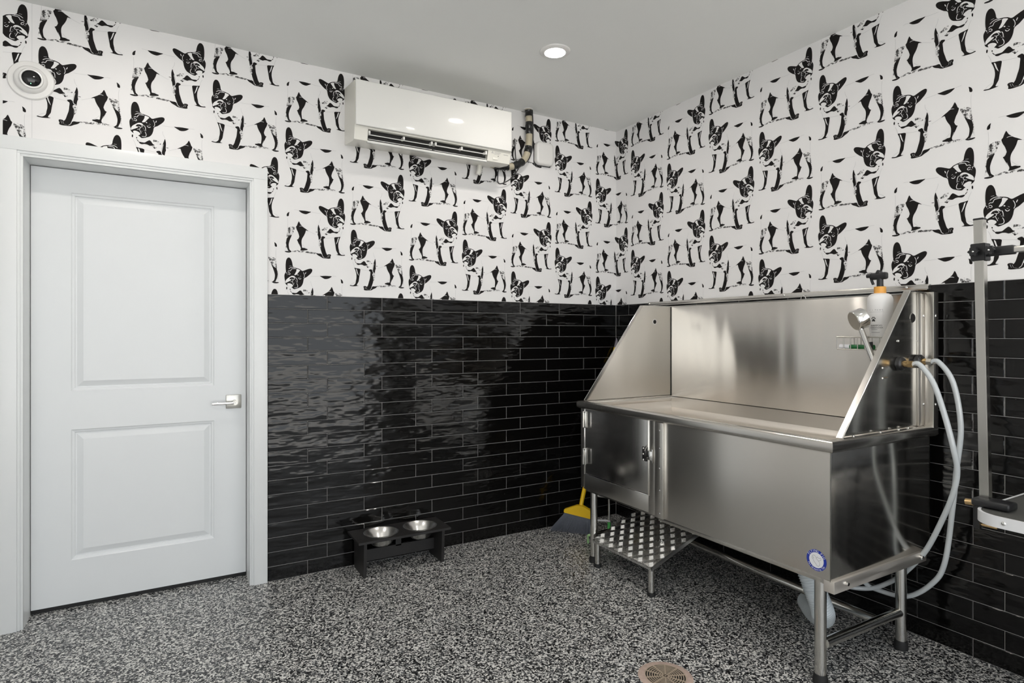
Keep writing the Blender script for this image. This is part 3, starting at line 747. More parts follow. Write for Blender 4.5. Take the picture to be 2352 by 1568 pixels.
sl = splash(SPL, 1, 'steel', -0.298, -0.722)
sr = splash(SPR, -1, 'steel_side', -0.216, -0.678)
bm = nb(); cyl(bm, (-0.205, SPL - 0.0018, 1.365), (-0.205, SPL - 0.0030, 1.365), 0.0175, seg=24); g = obj('grommet', bm, 'white', sl, 40)
bm = nb(); cyl(bm, (-0.205, SPL - 0.0028, 1.365), (-0.205, SPL - 0.0036, 1.365), 0.0125, seg=24); obj('hole_shade_disc', bm, 'hole_dark', g)  # dark disc on the sheet, painted as the shade of an opening
bm = nb(); cyl(bm, (-0.150, SPR - 0.0018, 1.356), (-0.150, SPR - 0.0030, 1.356), 0.0205, seg=24); g = obj('grommet', bm, 'chrome', sr, 40)
bm = nb(); cyl(bm, (-0.150, SPR - 0.0028, 1.356), (-0.150, SPR - 0.0036, 1.356), 0.0175, seg=24); obj('hole_shade_disc', bm, 'hole_dark', g)  # same painted shade for the right guard's opening
for x, z in ((-0.262, 1.262), (-0.110, 1.262)):
    bm = nb(); ball(bm, (x, SPR - 0.002, z), 0.0055, 10); obj('screw', bm, 'chrome', sr, 60)
for z in (1.158, 1.118):
    bm = nb(); cyl(bm, (-0.375, SPR - 0.0016, z), (-0.345, SPR - 0.004, z + 0.001), 0.0035, seg=8); obj('screw', bm, 'chrome', sr, 60)
for x in (-0.60, -0.42, -0.29, -0.22):
    bm = nb(); ball(bm, (x, SPR - 0.018, ZB + 0.002), 0.006, 10, (1, 1, 0.6)); obj('screw', bm, 'chrome', sr, 60)
bm = nb(); box(bm, -0.115, TXB + 0.001, SPR - 0.010, SPR, ZB, ZT - 0.004, 0.002); st1 = obj('corner_strip', bm, 'steel', sr, 40)
bm = nb(); box(bm, -0.069, -0.030, SPR - 0.042, SPR - 0.004, ZB - 0.02, ZT + 0.001, 0.002); st2 = obj('corner_post', bm, 'steel', sr, 40)
for z in (1.365, 1.00):
    bm = nb(); ball(bm, (-0.082, SPR - 0.010, z), 0.0065, 10, (1, 0.6, 1)); obj('screw', bm, 'chrome', st1, 60)
    bm = nb(); ball(bm, (-0.052, SPR - 0.042, z), 0.0075, 10, (1, 0.5, 1)); obj('screw', bm, 'chrome', st2, 60)

# legs and stretchers
for (x, y) in ((-0.700, -1.990), (-0.185, -2.010), (-0.700, -0.640), (-0.185, -0.640)):
    bm = nb(); cyl(bm, (x, y, 0.028), (x, y, TZ0 + 0.002), 0.0205, seg=24); lg = obj('leg', bm, 'tube', tub, 40)
    bm = nb(); lathe(bm, [(0, 0), (0.026, 0), (0.027, 0.012), (0.023, 0.036), (0, 0.036)], (x, y, 0), seg=20); obj('foot', bm, 'rubber', lg, 40)
for y in (-2.000, -0.640):
    bm = nb(); cyl(bm, (-0.690, y if y < -1 else y, 0.150), (-0.200, y - (0.008 if y < -1 else 0), 0.150), 0.0185, seg=20); obj('side_stretcher', bm, 'tube', tub, 40)
bm = nb(); cyl(bm, (-0.345, -1.995, 0.150), (-0.300, -0.64, 0.150), 0.0185, seg=20); obj('long_stretcher', bm, 'tube', tub, 40)

# round maker's label on the front panel
SX, SY, SZ = TXF - 0.0004, -2.008, 0.470
LR = 0.0385
def onlab(u, v, h): return (SX - h, SY - u, SZ + v)
def disc(r, h, n=40): 
    bm = nb(); vs = [bm.verts.new(onlab(r * math.cos(2 * PI * i / n), r * math.sin(2 * PI * i / n), h)) for i in range(n)]; bm.faces.new(vs); return bm
lab = obj('maker_label', disc(LR, 0.0002), 'blue', tub)
obj('label_field', disc(LR * 0.72, 0.0005), 'label', lab)
def arc_text(s, r, a0, a1, size, flip):
    n = len(s)
    for i, ch in enumerate(s):
        if ch == ' ': continue
        a = a0 + (a1 - a0) * (i + 0.5) / n
        ca, sa = math.cos(a), math.sin(a)
        rot = a - PI / 2 if not flip else a + PI / 2
        cr, sr_ = math.cos(rot), math.sin(rot)
        b = text_bm(ch, size, lambda u, v: onlab(r * ca + u * cr - v * sr_, r * sa + u * sr_ + v * cr, 0.0006))
        obj('letter', b, 'label', lab)
arc_text('FLYING PIG', LR * 0.86, math.radians(158), math.radians(22), 0.0125, False)
arc_text('Pet Grooming Tub', LR * 0.86, math.radians(205), math.radians(335), 0.0100, True)
def lab_line(pts, w):
    V = []; F = []; MI = []
    ribbon(V, F, MI, pts, w, 0, 0)
    b = nb(); vs = [b.verts.new(onlab(x, z, 0.0008)) for x, _, z in V]
    for f in F: b.faces.new([vs[i] for i in f])
    return b
K = LR
for pts in ([(-.42, .18), (-.40, .32), (-.25, .42), (-.08, .34), (.0, .18), (.16, .02), (.30, -.12), (.34, -.32), (.22, -.50), (.06, -.48), (-.06, -.32), (-.22, -.18), (-.34, .02), (-.44, .12), (-.42, .18)],
            [(.02, .20), (.10, .34), (.26, .24), (.42, .34), (.46, .18), (.34, .06), (.20, .02)], [(-.40, .24), (-.30, .22), (-.28, .12), (-.38, .10)]):
    obj('emblem_line', lab_line([(a * K, b * K) for a, b in pts], 0.0012), 'printgrey', lab)

# taps on the outside of the right splash
for i, (x, z) in enumerate(((-0.262, 1.172), (-0.118, 1.178))):
    bm = nb(); lathe(bm, [(0, 0), (0.026, 0), (0.028, 0.004), (0.028, 0.016), (0.022, 0.022), (0, 0.022)], axis=(0, -1, 0), seg=16)
    t = obj('water_inlet', bm, 'black', tub, 40, loc=(x, SPR - 0.002, z)); t['label'] = 'black collar and brass hose connector'
    bm = nb(); cyl(bm, (0, -0.022, 0), (0, -0.040, 0), 0.0135, 0.0125, 20); obj('nipple', bm, 'brass', t, 40)
    bm = nb(); cyl(bm, (0, -0.038, 0), (0, -0.056, 0), 0.0145, 0.0145, 6); obj('hex_nut', bm, 'brass' if i == 0 else 'nickel', t, 30)
    bm = nb(); cyl(bm, (0, -0.054, 0), (0, -0.078, 0), 0.0095, 0.0088, 16); obj('ferrule', bm, 'chrome', t, 40)
# hoses
h1 = [(-0.262, -2.090, 1.172), (-0.262, -2.118, 1.170), (-0.262, -2.165, 1.102), (-0.25, -2.200, 0.973), (-0.24, -2.222, 0.860), (-0.225, -2.228, 0.778), (-0.21, -2.209, 0.690), (-0.19, -2.168, 0.585), (-0.16, -2.092, 0.425), (-0.125, -2.003, 0.305), (-0.12, -1.944, 0.241), (-0.14, -1.865, 0.184), (-0.20, -1.785, 0.180), (-0.27, -1.70, 0.23), (-0.30, -1.64, 0.30), (-0.31, -1.62, 0.411)]
bm = nb(); tube(bm, h1, 0.0100, 12, 8); obj('water_hose', bm, 'hose', tub, 60)['label'] = 'grey plastic water hose looping from the connector nearer the raked edge'
h2 = [(-0.118, -2.090, 1.178), (-0.118, -2.120, 1.176), (-0.115, -2.168, 1.096), (-0.10, -2.187, 0.926), (-0.10, -2.172, 0.753), (-0.10, -2.160, 0.613), (-0.10, -2.132, 0.379), (-0.10, -2.085, 0.275), (-0.10, -1.991, 0.188), (-0.115, -1.880, 0.177), (-0.16, -1.845, 0.211), (-0.20, -1.80, 0.30), (-0.21, -1.78, 0.411)]
bm = nb(); tube(bm, h2, 0.0100, 12, 8); obj('water_hose', bm, 'hose', tub, 60)['label'] = 'grey plastic water hose looping from the connector beside the corner strip'
# corrugated drain hose under the tub
dpath = [(-0.52, -1.79, TZ0), (-0.52, -1.815, 0.34), (-0.515, -1.845, 0.26), (-0.50, -1.865, 0.19), (-0.46, -1.85, 0.135), (-0.39, -1.79, 0.09), (-0.30, -1.70, 0.06), (-0.22, -1.62, 0.05)]
bm = nb(); tube(bm, dpath, 0.043, 18, 36, rfun=lambda t: 0.0425 + 0.0022 * math.sin(t * 2 * PI * 62))
obj('drain_hose', bm, 'drainhose', tub, 80)['label'] = 'white corrugated drain hose hanging under the steel tub'

# steel rail fixed to the wall above the tub, with an eye ring
rl = thing('steel_rail', 'thin stainless steel rail on the wall above the tub back', 'rail', (-0.009, 0, 1.479))
bm = nb(); box(bm, -0.012, 0.001, -2.035, -0.352, 0, 0.022, 0.0015); obj('rail_bar', bm, 'steel_y', rl, 40)
bm = nb(); box(bm, -0.020, -0.004, -2.035, -0.352, -0.003, 0.001); obj('rail_lip', bm, 'steel_y', rl)
for y in (-0.365, -1.36, -1.95):
    bm = nb(); ball(bm, (-0.013, y, 0.012), 0.006, 10, (0.6, 1, 1)); obj('screw', bm, 'chrome', rl, 60)
bm = nb(); tube(bm, [(-0.022, -1.475 + 0.013 * math.sin(a), -0.012 + 0.013 * math.cos(a)) for a in [2 * PI * i / 20 for i in range(21)]], 0.0022, 8, smooth=False); obj('eye_ring', bm, 'chrome', rl, 60)

# ================================================================== TREAD PLATE STEP
step = thing('tread_step', 'aluminium tread plate step on short legs pushed under the tub', 'step', (-0.745, -0.915, 0.0))
SL = math.atan2(0.108, 0.300)
sw, sd = 0.462, 0.40                                       # width along the tub, depth going under it
R = Matrix.Rotation(-SL, 4, 'Y')
def st(p): return R @ Vector(p) + Vector((0, 0, 0.146))
bm = nb(); box(bm, 0, sd, -sw / 2, sw / 2, -0.004, 0, 0.0012)
box(bm, 0, 0.004, -sw / 2, sw / 2, -0.018, 0); box(bm, 0, sd, -sw / 2, -sw / 2 + 0.004, -0.020, 0); box(bm, 0, sd, sw / 2 - 0.004, sw / 2, -0.020, 0)
for v in bm.verts: v.co = st(v.co)
plate = obj('tread_plate', bm, 'diamond', step, 40)
def bar_bm(cx, cy, ang, z=0.0):
    b = nb()
    L_, W_, H_ = 0.0135, 0.0023, 0.0024
    pr = [(-L_, 0, 0), (-L_ * 0.6, -W_, 0), (L_ * 0.6, -W_, 0), (L_, 0, 0), (L_ * 0.6, W_, 0), (-L_ * 0.6, W_, 0)]
    lo = [b.verts.new(q) for q in pr]; r1 = b.verts.new((-L_ * 0.6, 0, H_)); r2 = b.verts.new((L_ * 0.6, 0, H_))
    for f in ((lo[0], lo[1], r1), (lo[1], lo[2], r2, r1), (lo[2], lo[3], r2), (lo[3], lo[4], r2), (lo[4], lo[5], r1, r2), (lo[5], lo[0], r1)): b.faces.new(f)
    return b
bar_me = {}
for orient in (0, 1):
    b = nb()
    for k in range(5):
        bb = bar_bm(0, 0, 0)
        tmp = bpy.data.meshes.new('tmp'); bb.to_mesh(tmp); bb.free()
        n0 = len(b.verts); b.from_mesh(tmp); bpy.data.meshes.remove(tmp); b.verts.ensure_lookup_table()
        for v in list(b.verts)[n0:]: v.co.y += (k - 2) * 0.0068
    if orient:
        for v in b.verts: v.co = Vector((-v.co.y, v.co.x, v.co.z))
    me = bpy.data.meshes.new('tread_lug'); b.to_mesh(me); b.free(); me.materials.append(M['diamond']); bar_me[orient] = me
G = 0.0385
nx, ny = int(sd / G), int(sw / G)
for i in range(nx):
    for j in range(ny):
        o = bpy.data.objects.new('tread_lug', bar_me[(i + j) % 2]); COL.objects.link(o); o.parent = plate
        x = (i + 0.5) * sd / nx; y = -sw / 2 + (j + 0.5) * sw / ny
        o.matrix_local = Matrix.Translation(Vector((0, 0, 0.146))) @ R @ Matrix.Translation((x, y, 0.0)) @ Matrix.Rotation(-PI / 4, 4, 'Z')
for y in (-sw / 2 + 0.02, sw / 2 - 0.02):
    bm = nb(); cyl(bm, (0.022, y, 0.012), (0.022, y, 0.150), 0.0155, seg=20); lg = obj('leg', bm, 'tube', step, 40)
    bm = nb(); lathe(bm, [(0, 0), (0.021, 0), (0.022, 0.006), (0.021, 0.016), (0.014, 0.018)], (0.022, y, 0), seg=20); obj('foot', bm, 'rubber', lg, 40)
for y in (-sw / 2 + 0.05, sw / 2 - 0.05):                   # hangers that carry the raised rear edge
    a = st((sd - 0.015, y, -0.003)); bm = nb(); cyl(bm, a, (a.x + 0.004, y, TZ0 + 0.001), 0.005, seg=10); obj('hanger', bm, 'tube', step, 40)
bm = nb(); ball(bm, (0, 0, 0), 0.012, 10, (0.3, 1, 1)); o = obj('hook', bm, 'chrome', step, 60); o.location = st((0.18, -0.13, 0.012))

# ================================================================== BROOM, FOLDED FRAME
br = thing('broom', 'yellow angle broom with grey bristles leaning in the tiled corner', 'broom', (-0.504, -0.183, 0))
O = Vector((-0.504, -0.183, 0))
hd = Vector((0.66, -0.75, 0)).normalized()
c0 = Vector((-0.490, -0.224, 0.150)) - O; top_ = Vector((-0.034, -0.028, 1.178)) - O
stub = Vector((-0.432, -0.200, 0.286)) - O
dn = (top_ - stub).normalized()
nrm = hd.cross(Vector((0, 0, 1))).normalized()
bm = nb(); tube(bm, [c0 + Vector((0.004, 0.004, -0.01)), c0 * 0.5 + stub * 0.5, stub + dn * 0.012], 0.0135, 14, 4); obj('socket', bm, 'yellow', br, 50)
bm = nb(); cyl(bm, stub, top_, 0.0105, seg=14); hn = obj('handle', bm, 'purple', br, 50)
bm = nb(); cyl(bm, top_ - dn * 0.10, top_ + dn * 0.015, 0.0125, seg=14); obj('grip_band', bm, 'yellow', hn, 50)
bm = nb(); cyl(bm, top_ + dn * 0.014, top_ + dn * 0.13, 0.0115, seg=14); obj('grip', bm, 'purple', hn, 50)
cap = [(-0.102, 0.004), (-0.100, 0.020), (-0.02, 0.052), (0.02, 0.052), (0.085, 0.020), (0.090, -0.022), (0.086, -0.028), (-0.098, 0.0)]
bm = nb(); prism(bm, cap, lambda u, v, h: c0 + hd * u + Vector((0, 0, v - 0.016)) + nrm * h, -0.016, 0.016); obj('broom_cap', bm, 'yellow', br, 30)
bm = nb()
rb = random.Random(5)
for i in range(130):
    t = i / 129.0
    for row in range(3):
        u0 = -0.094 + 0.178 * t; u1 = -0.150 + 0.300 * t + rb.uniform(-0.004, 0.004)
        a = c0 + hd * u0 + Vector((0, 0, -0.016 - 0.024 * t)) + nrm * ((row - 1) * 0.009)
        b_ = hd * (u1 - 0.012) + Vector((0, 0, 0.001 + rb.uniform(0, 0.003))) + nrm * ((row - 1) * 0.016 + rb.uniform(-0.004, 0.004))
        w = 0.0013
        vs = [bm.verts.new(a + hd * s_ * w + nrm * q_ * w) for s_, q_ in ((-1, -1), (1, -1), (0, 1))] + [bm.verts.new(b_ + hd * s_ * w * 0.8 + nrm * q_ * w) for s_, q_ in ((-1, -1), (1, -1), (0, 1))]
        for f in ((0, 1, 4, 3), (1, 2, 5, 4), (2, 0, 3, 5)): bm.faces.new([vs[k] for k in f])
bs = obj('bristles', bm, 'bristle', br); bs['kind'] = 'stuff'

fr = thing('tube_frame', 'silver tube frame with green plastic ends standing behind the step', 'frame', (-0.36, -0.36, 0))
bm = nb(); tube(bm, [(0.0, 0.0, 0.085), (0.0, 0.0, 0.24), (-0.006, 0.004, 0.252), (-0.06, 0.053, 0.258)], 0.0085, 12, 5); obj('frame_tube', bm, 'tube', fr, 60)
bm = nb(); cyl(bm, (0, 0, 0.0), (0, 0, 0.095), 0.0105, seg=12); obj('green_end', bm, 'green', fr, 40)
bm = nb(); cyl(bm, (-0.06, 0.053, 0.262), (-0.06, 0.053, 0.0), 0.0085, seg=12); obj('frame_tube', bm, 'tube', fr, 60)
bm = nb(); ball(bm, (-0.06, 0.053, 0.256), 0.012, 10); obj('pivot', bm, 'chrome', fr, 60)
bm = nb(); prism(bm, [(-0.06, 0.041), (0, -0.012), (0.004, 0.012), (-0.056, 0.065)], lambda u, v, h: (u, v, h), 0.10, 0.106); obj('cross_plate', bm, 'label', fr)
bm = nb(); tube(bm, [(-0.183, -0.022, 0.0), (-0.190, -0.030, 0.03), (-0.200, -0.045, 0.056), (-0.192, -0.062, 0.060), (-0.185, -0.07, 0.045)], 0.0075, 8, 5); obj('green_clip', bm, 'palegreen', fr, 60)
bm = nb(); cyl(bm, (-0.188, -0.066, 0.05), (0.0, 0.0, 0.05), 0.004, seg=8); obj('base_bar', bm, 'tube', fr, 60)

# ================================================================== RAISED BOWL STAND
bs_ = thing('bowl_stand', 'black wooden raised feeding stand against the tiled wall', 'feeding stand', (-1.665, -0.125, 0))
ang = 0.0
bm = nb()                                                  # board with two round cut-outs for the bowls
outer = [(-0.262, -0.115), (0.262, -0.115), (0.262, 0.112), (-0.262, 0.112)]
holes = [[(hx_ + 0.090 * math.cos(-2 * PI * i / 36), -0.005 + 0.090 * math.sin(-2 * PI * i / 36)) for i in range(36)] for hx_ in (-0.108, 0.118)]
loops = [outer] + holes
flat = [q for l in loops for q in l]
lay = [[bm.verts.new((x, y, z)) for x, y in flat] for z in (0.186, 0.198)]
for tri in tessellate_polygon([[Vector((x, y, 0)) for x, y in l] for l in loops]):
    for L_ in lay: bm.faces.new([L_[i] for i in tri])
base_ = 0
for l in loops:
    for i in range(len(l)):
        j = (i + 1) % len(l)
        bm.faces.new((lay[0][base_ + i], lay[0][base_ + j], lay[1][base_ + j], lay[1][base_ + i]))
    base_ += len(l)
stand_top = obj('stand_top', bm, 'blackwood', bs_, 40)
for x in (-0.222, 0.222):
    bm = nb(); prism(bm, [(-0.088, 0), (0.095, 0), (0.095, 0.187), (-0.100, 0.187)], lambda u, v, h: (h, u, v), x - 0.008, x + 0.008); obj('end_board', bm, 'blackwood', bs_)
bm = nb(); box(bm, -0.215, 0.215, 0.020, 0.032, 0.045, 0.108, 0.001); obj('cross_board', bm, 'blackwood', bs_)
bm = nb(); box(bm, -0.016, 0.016, 0.020, 0.034, 0.100, 0.188); obj('centre_brace', bm, 'blackwood', bs_)
def bowl(x, label):
    t = thing('pet_bowl', label, 'bowl', (-1.665 + x, -0.125 - 0.005, 0.198), 0, 'steel bowls in the feeding stand')
    bm = nb()
    lathe(bm, [(0.0935, 0.0), (0.0955, 0.0035), (0.092, 0.006), (0.086, 0.003), (0.074, -0.020), (0.070, -0.024), (0.062, -0.044), (0.048, -0.058), (0.0, -0.061)], seg=40)
    lathe(bm, [(0.0935, 0.0), (0.086, 0.001), (0.076, -0.021), (0.072, -0.024), (0.064, -0.046), (0.050, -0.060), (0.0, -0.063)], seg=40)
    bmesh.ops.remove_doubles(bm, verts=bm.verts, dist=1e-5)
    obj('bowl_body', bm, 'bowl', t, 40)
    bm = nb(); lathe(bm, [(0.0925, 0.0005), (0.095, 0.0025), (0.0955, 0.0045), (0.092, 0.0065), (0.089, 0.005)], seg=40); obj('bowl_rim', bm, 'bowl', t, 60)
bowl(-0.108, 'shallow stainless steel bowl in the stand end nearer the door')
bowl(0.118, 'shallow stainless steel bowl in the stand end nearer the broom')

# ================================================================== AIR CONDITIONER
ac = thing('air_conditioner', 'white wall mounted air conditioner with open louvers under the ceiling', 'air conditioner', (-1.468, 0, 2.33))
AX0, AX1 = -0.472, 0.472
full = [(0, 0.010), (-0.020, 0.006), (-0.165, -0.014), (-0.192, -0.010), (-0.208, 0.054), (-0.214, 0.062), (-0.214, 0.290), (-0.200, 0.298), (0, 0.320)]
notch = [(0, 0.010), (-0.020, 0.006), (-0.165, -0.014), (-0.178, -0.013), (-0.178, -0.004), (-0.09, 0.018), (-0.09, 0.066), (-0.202, 0.050), (-0.206, 0.058), (-0.214, 0.064), (-0.214, 0.290), (-0.200, 0.298), (0, 0.320)]
VX0, VX1 = -0.400, 0.320
bm = nb()
prism(bm, full, lambda u, v, h: (h, u, v), AX0, VX0)
prism(bm, notch, lambda u, v, h: (h, u, v), VX0, VX1)
prism(bm, full, lambda u, v, h: (h, u, v), VX1, AX1)
acb = obj('case', bm, 'acbody', ac, 30)
bm = nb(); box(bm, AX0 + 0.001, AX1 - 0.001, -0.226, -0.212, 0.058, 0.296, 0.005, 3); obj('front_cover', bm, 'acwhite', ac, 40)
bm = nb(); box(bm, VX0, VX1, -0.170, -0.088, -0.001, 0.060); obj('vent_interior', bm, 'acdark', ac)
def vane(x0, x1, p0, p1, th=0.004):
    a = Vector((0, *p0)); b = Vector((0, *p1)); n = Vector((0, -(b - a).z, (b - a).y)).normalized() * th
    bm = nb(); prism(bm, [(a.y, a.z), (b.y, b.z), (b.y + n.y, b.z + n.z), (a.y + n.y, a.z + n.z)], lambda u, v, h: (h, u, v), x0, x1)
    return obj('louver', bm, 'acwhite', ac)
lv = vane(VX0 + 0.006, -0.03, (-0.150, 0.044), (-0.200, 0.024)); vane(-0.015, VX1 - 0.006, (-0.150, 0.038), (-0.204, 0.026))
vane(VX0 + 0.006, -0.03, (-0.146, 0.020), (-0.192, 0.002), 0.003); vane(-0.015, VX1 - 0.006, (-0.146, 0.018), (-0.194, 0.000), 0.003)
for x in (-0.392, -0.20, -0.036, -0.012, 0.15, 0.308):
    bm = nb(); box(bm, x - 0.005, x + 0.005, -0.205, -0.150, 0.026, 0.042, 0.001); obj('louver_clip', bm, 'acwhite', ac)
bm = nb(); box(bm, VX0, VX1, -0.188, -0.170, -0.016, -0.004, 0.002); obj('lower_lip', bm, 'acwhite', ac)
bm = nb(); box(bm, VX0 - 0.001, VX1 + 0.001, -0.210, -0.196, 0.049, 0.058, 0.001); obj('upper_lip', bm, 'acbody', ac)
# badge: three lozenges and the maker's name on the slanted panel
def onb(u, v): 
    t = (v - 0.022) / 0.064
    return (0.395 + u, -0.2005 - 0.016 * t - 0.0006, v)
bm = nb()
for k in range(3):
    a = PI / 2 + 2 * PI * k / 3
    c, s = math.cos(a), math.sin(a)
    L1 = 0.0085
    for q in ([(0, 0), (0.5, 0.30), (1, 0), (0.5, -0.30)],):
        bm.faces.new([bm.verts.new(onb(-0.045 + L1 * (x * c - y * s), 0.040 + L1 * (x * s + y * c))) for x, y in q])
obj('badge_mark', bm, 'printgrey', ac)
obj('badge_text', text_bm('MITSUBISHI', 0.0085, lambda u, v: onb(u - 0.010, v + 0.042)), 'printgrey', ac)
obj('badge_text', text_bm('ELECTRIC', 0.0085, lambda u, v: onb(u - 0.014, v + 0.034)), 'printgrey', ac)
bm = nb(); bm.faces.new([bm.verts.new(onb(u, v)) for u, v in ((0.030, 0.0355), (0.062, 0.0355), (0.062, 0.0380), (0.030, 0.0380))]); obj('badge_line', bm, 'printgrey', ac)
bm = nb(); box(bm, 0.388, 0.392, -0.2035, -0.2015, 0.021, 0.025); obj('indicator', bm, 'print', ac)
bm = nb(); box(bm, 0.355, 0.390, -0.199, -0.197, 0.002, 0.014, 0.001); obj('sensor_window', bm, 'acbody', ac)
bm = nb(); box(bm, -0.36, 0.36, -0.003, 0.0, 0.30, 0.372); box(bm, -0.14, 0.04, -0.006, 0.0, 0.31, 0.386)
obj('mounting_plate', bm, 'white', ac)
bm = nb(); tube(bm, [(0.345, -0.05, 0.01), (0.342, -0.046, -0.03), (0.335, -0.040, -0.055)], 0.016, 14, 4); obj('drain_spout', bm, 'acbody', ac, 60)

# wrapped pipe running from the unit up through the ceiling
pp = [(-1.045, -0.045, 2.352), (-0.98, -0.045, 2.347), (-0.89, -0.05, 2.358), (-0.815, -0.05, 2.40), (-0.780, -0.05, 2.46), (-0.768, -0.05, 2.53), (-0.766, -0.05, 2.60), (-0.768, -0.05, 2.68), (-0.772, -0.05, CEIL)]
path = smooth_path(pp, 8)
pipe = thing('refrigerant_pipe', 'beige insulated pipe patched with black tape beside the air conditioner', 'pipe', (-0.77, -0.05, 2.35))
OP = Vector((-0.77, -0.05, 2.35))
bm = nb(); tube(bm, [p - OP for p in path], 0.0215, 14, smooth=False); obj('insulation', bm, 'beige', pipe, 60)
n = len(path)
for (a, b_) in ((0.06, 0.20), (0.26, 0.38), (0.50, 0.58), (0.72, 0.84), (0.90, 0.98)):
    i0, i1 = int(a * n), int(b_ * n)
    bm = nb(); tube(bm, [p - OP for p in path[i0:i1 + 1]], 0.021, 14, smooth=False, rfun=lambda t, q=a: 0.0240 + 0.0020 * math.sin(37 * t + 50 * q)); obj('tape', bm, 'tape', pipe, 60)
bm = nb(); tube(bm, [p - OP + Vector((0.024, -0.006, 0)) for p in path[20:]], 0.0055, 8, smooth=False); obj('control_wire', bm, 'black', pipe, 60)
bm = nb(); lathe(bm, [(0.016, 0.0), (0.027, -0.004), (0.030, 0.0)], (-0.772 + 0.77, 0, CEIL - 2.35), seg=20); obj('ceiling_sleeve', bm, 'white', pipe, 60)
cp = [(-0.862, -0.028, 2.545), (-0.858, -0.028, 2.47), (-0.850, -0.03, 2.385), (-0.840, -0.035, 2.37), (-0.86, -0.07, 2.34), (-0.90, -0.05, 2.28), (-0.955, -0.03, 2.245), (-0.985, -0.03, 2.247), (-0.992, -0.04, 2.29), (-0.992, -0.05, 2.345)]
bm = nb(); tube(bm, [Vector(q) - OP for q in cp], 0.0035, 8, 6); obj('power_cable', bm, 'black', pipe, 60)['label'] = 'thin black looping cable'

# white cover box
jb = thing('cover_box', 'small white rounded plastic box on the dog wallpaper', 'box', (-0.632, 0, 2.482))
bm = nb(); ro = rrect(0.138, 0.150, 0.030, 6)
rg = [[bm.verts.new((u * k, -h, v * k)) for u, v in ro] for k, h in ((1.0, 0.0), (1.0, 0.026), (0.975, 0.034), (0.90, 0.040), (0.70, 0.042))]
for A, B in zip(rg[:-1], rg[1:]):
    for k in range(len(ro)): bm.faces.new((A[k], A[(k + 1) % len(ro)], B[(k + 1) % len(ro)], B[k]))
bm.faces.new(rg[-1]); bm.faces.new(rg[0][::-1])
obj('cover', bm, 'white', jb, 50)
bm = nb(); box(bm, -0.071, 0.060, -0.010, 0.0, -0.079, 0.066, 0.004); obj('back_plate', bm, 'black', jb)

# dome camera
dc = thing('dome_camera', 'white round dome security camera on the wallpaper above the door', 'security camera', (-3.308, 0, 2.403))
ax = Vector((0.0, -1, 0))
bm = nb(); lathe(bm, [(0, 0), (0.083, 0), (0.084, 0.004), (0.080, 0.009), (0.060, 0.012), (0.056, 0.026), (0.046, 0.034), (0.0, 0.036)], axis=ax, seg=40); obj('camera_base', bm, 'white', dc, 40)
tilt = Vector((0.16, -1, -0.10)).normalized()
bm = nb(); lathe(bm, [(0.044, 0.020), (0.043, 0.040), (0.040, 0.046), (0.034, 0.047), (0.034, 0.040)], axis=tilt, seg=36); obj('camera_collar', bm, 'white', dc, 40)
bm = nb(); lathe(bm, [(0, 0.052), (0.015, 0.050), (0.027, 0.046), (0.034, 0.040), (0.034, 0.03)], axis=tilt, seg=36); obj('camera_lens', bm, 'lens', dc, 60)
bm = nb(); ball(bm, tilt * 0.049 + Vector((-0.002, 0, -0.023)), 0.0016, 8); obj('indicator', bm, 'led', dc)

# ================================================================== SHAMPOO, SHOWER HEAD, CADDY
BX, BY, BZ = -0.190, -1.930, 1.232
bt = thing('shampoo_bottle', 'white shampoo bottle with orange collar and black trigger in the wire caddy', 'bottle', (BX, BY, BZ))
prof = [(0, 0), (0.030, 0), (0.0325, 0.004), (0.036, 0.05), (0.0425, 0.10), (0.0460, 0.145), (0.0478, 0.180), (0.0475, 0.203), (0.0450, 0.214), (0.040, 0.222), (0.031, 0.228), (0.022, 0.230), (0.0, 0.230)]
bm = nb(); lathe(bm, prof, seg=40); body = obj('bottle_body', bm, 'bottle', bt, 50)
def rad(z):
    for (r0, h0), (r1, h1) in zip(prof[1:-1], prof[2:]):
        if h0 <= z <= h1: return r0 + (r1 - r0) * (z - h0) / max(1e-6, h1 - h0)
    return 0.045
FA = math.atan2(-3.317 - BY, -2.788 - BX) - 0.38             # the printed side turned a little away from the camera
def onbottle(u, v):
    r = rad(v) + 0.0004; a = FA + u / r
    return (r * math.cos(a), r * math.sin(a), v)
def btext(s, size, z, u0=0.0, mat='printgrey', sp=1.0):
    obj('print', text_bm(s, size, lambda u, v: onbottle(u + u0, z + v), spacing=sp), mat, body)
btext('LI + PAWS', 0.0085, 0.158, 0, 'printgrey', 1.55)
bm = nb()
for q in range(24):
    u0 = -0.030 + 0.06 * q / 24; u1 = u0 + 0.06 / 24
    bm.faces.new([bm.verts.new(onbottle(u, v)) for u, v in ((u0, 0.1500), (u1, 0.1500), (u1, 0.1508), (u0, 0.1508))])
obj('print_rule', bm, 'printgrey', body)
def blob(bm, cx, cz, rx, rz, n=14):
    bm.faces.new([bm.verts.new(onbottle(cx + rx * math.cos(2 * PI * i / n), cz + rz * math.sin(2 * PI * i / n))) for i in range(n)])
bm = nb()
PX = -0.008
for cx, cz, rx, rz in ((PX - 0.0068, 0.1235, 0.0022, 0.0027), (PX - 0.0026, 0.1275, 0.0021, 0.0029), (PX + 0.0026, 0.1275, 0.0021, 0.0029), (PX + 0.0068, 0.1235, 0.0022, 0.0027)): blob(bm, cx, cz, rx, rz)
bm.faces.new([bm.verts.new(onbottle(PX + x, 0.1165 + z)) for x, z in ((-0.0072, -0.0045), (-0.005, -0.006), (0, -0.0045), (0.005, -0.006), (0.0072, -0.0045), (0.0055, 0.0005), (0.003, 0.004), (0, 0.0055), (-0.003, 0.004), (-0.0055, 0.0005))])
obj('paw_print', bm, 'print', body)
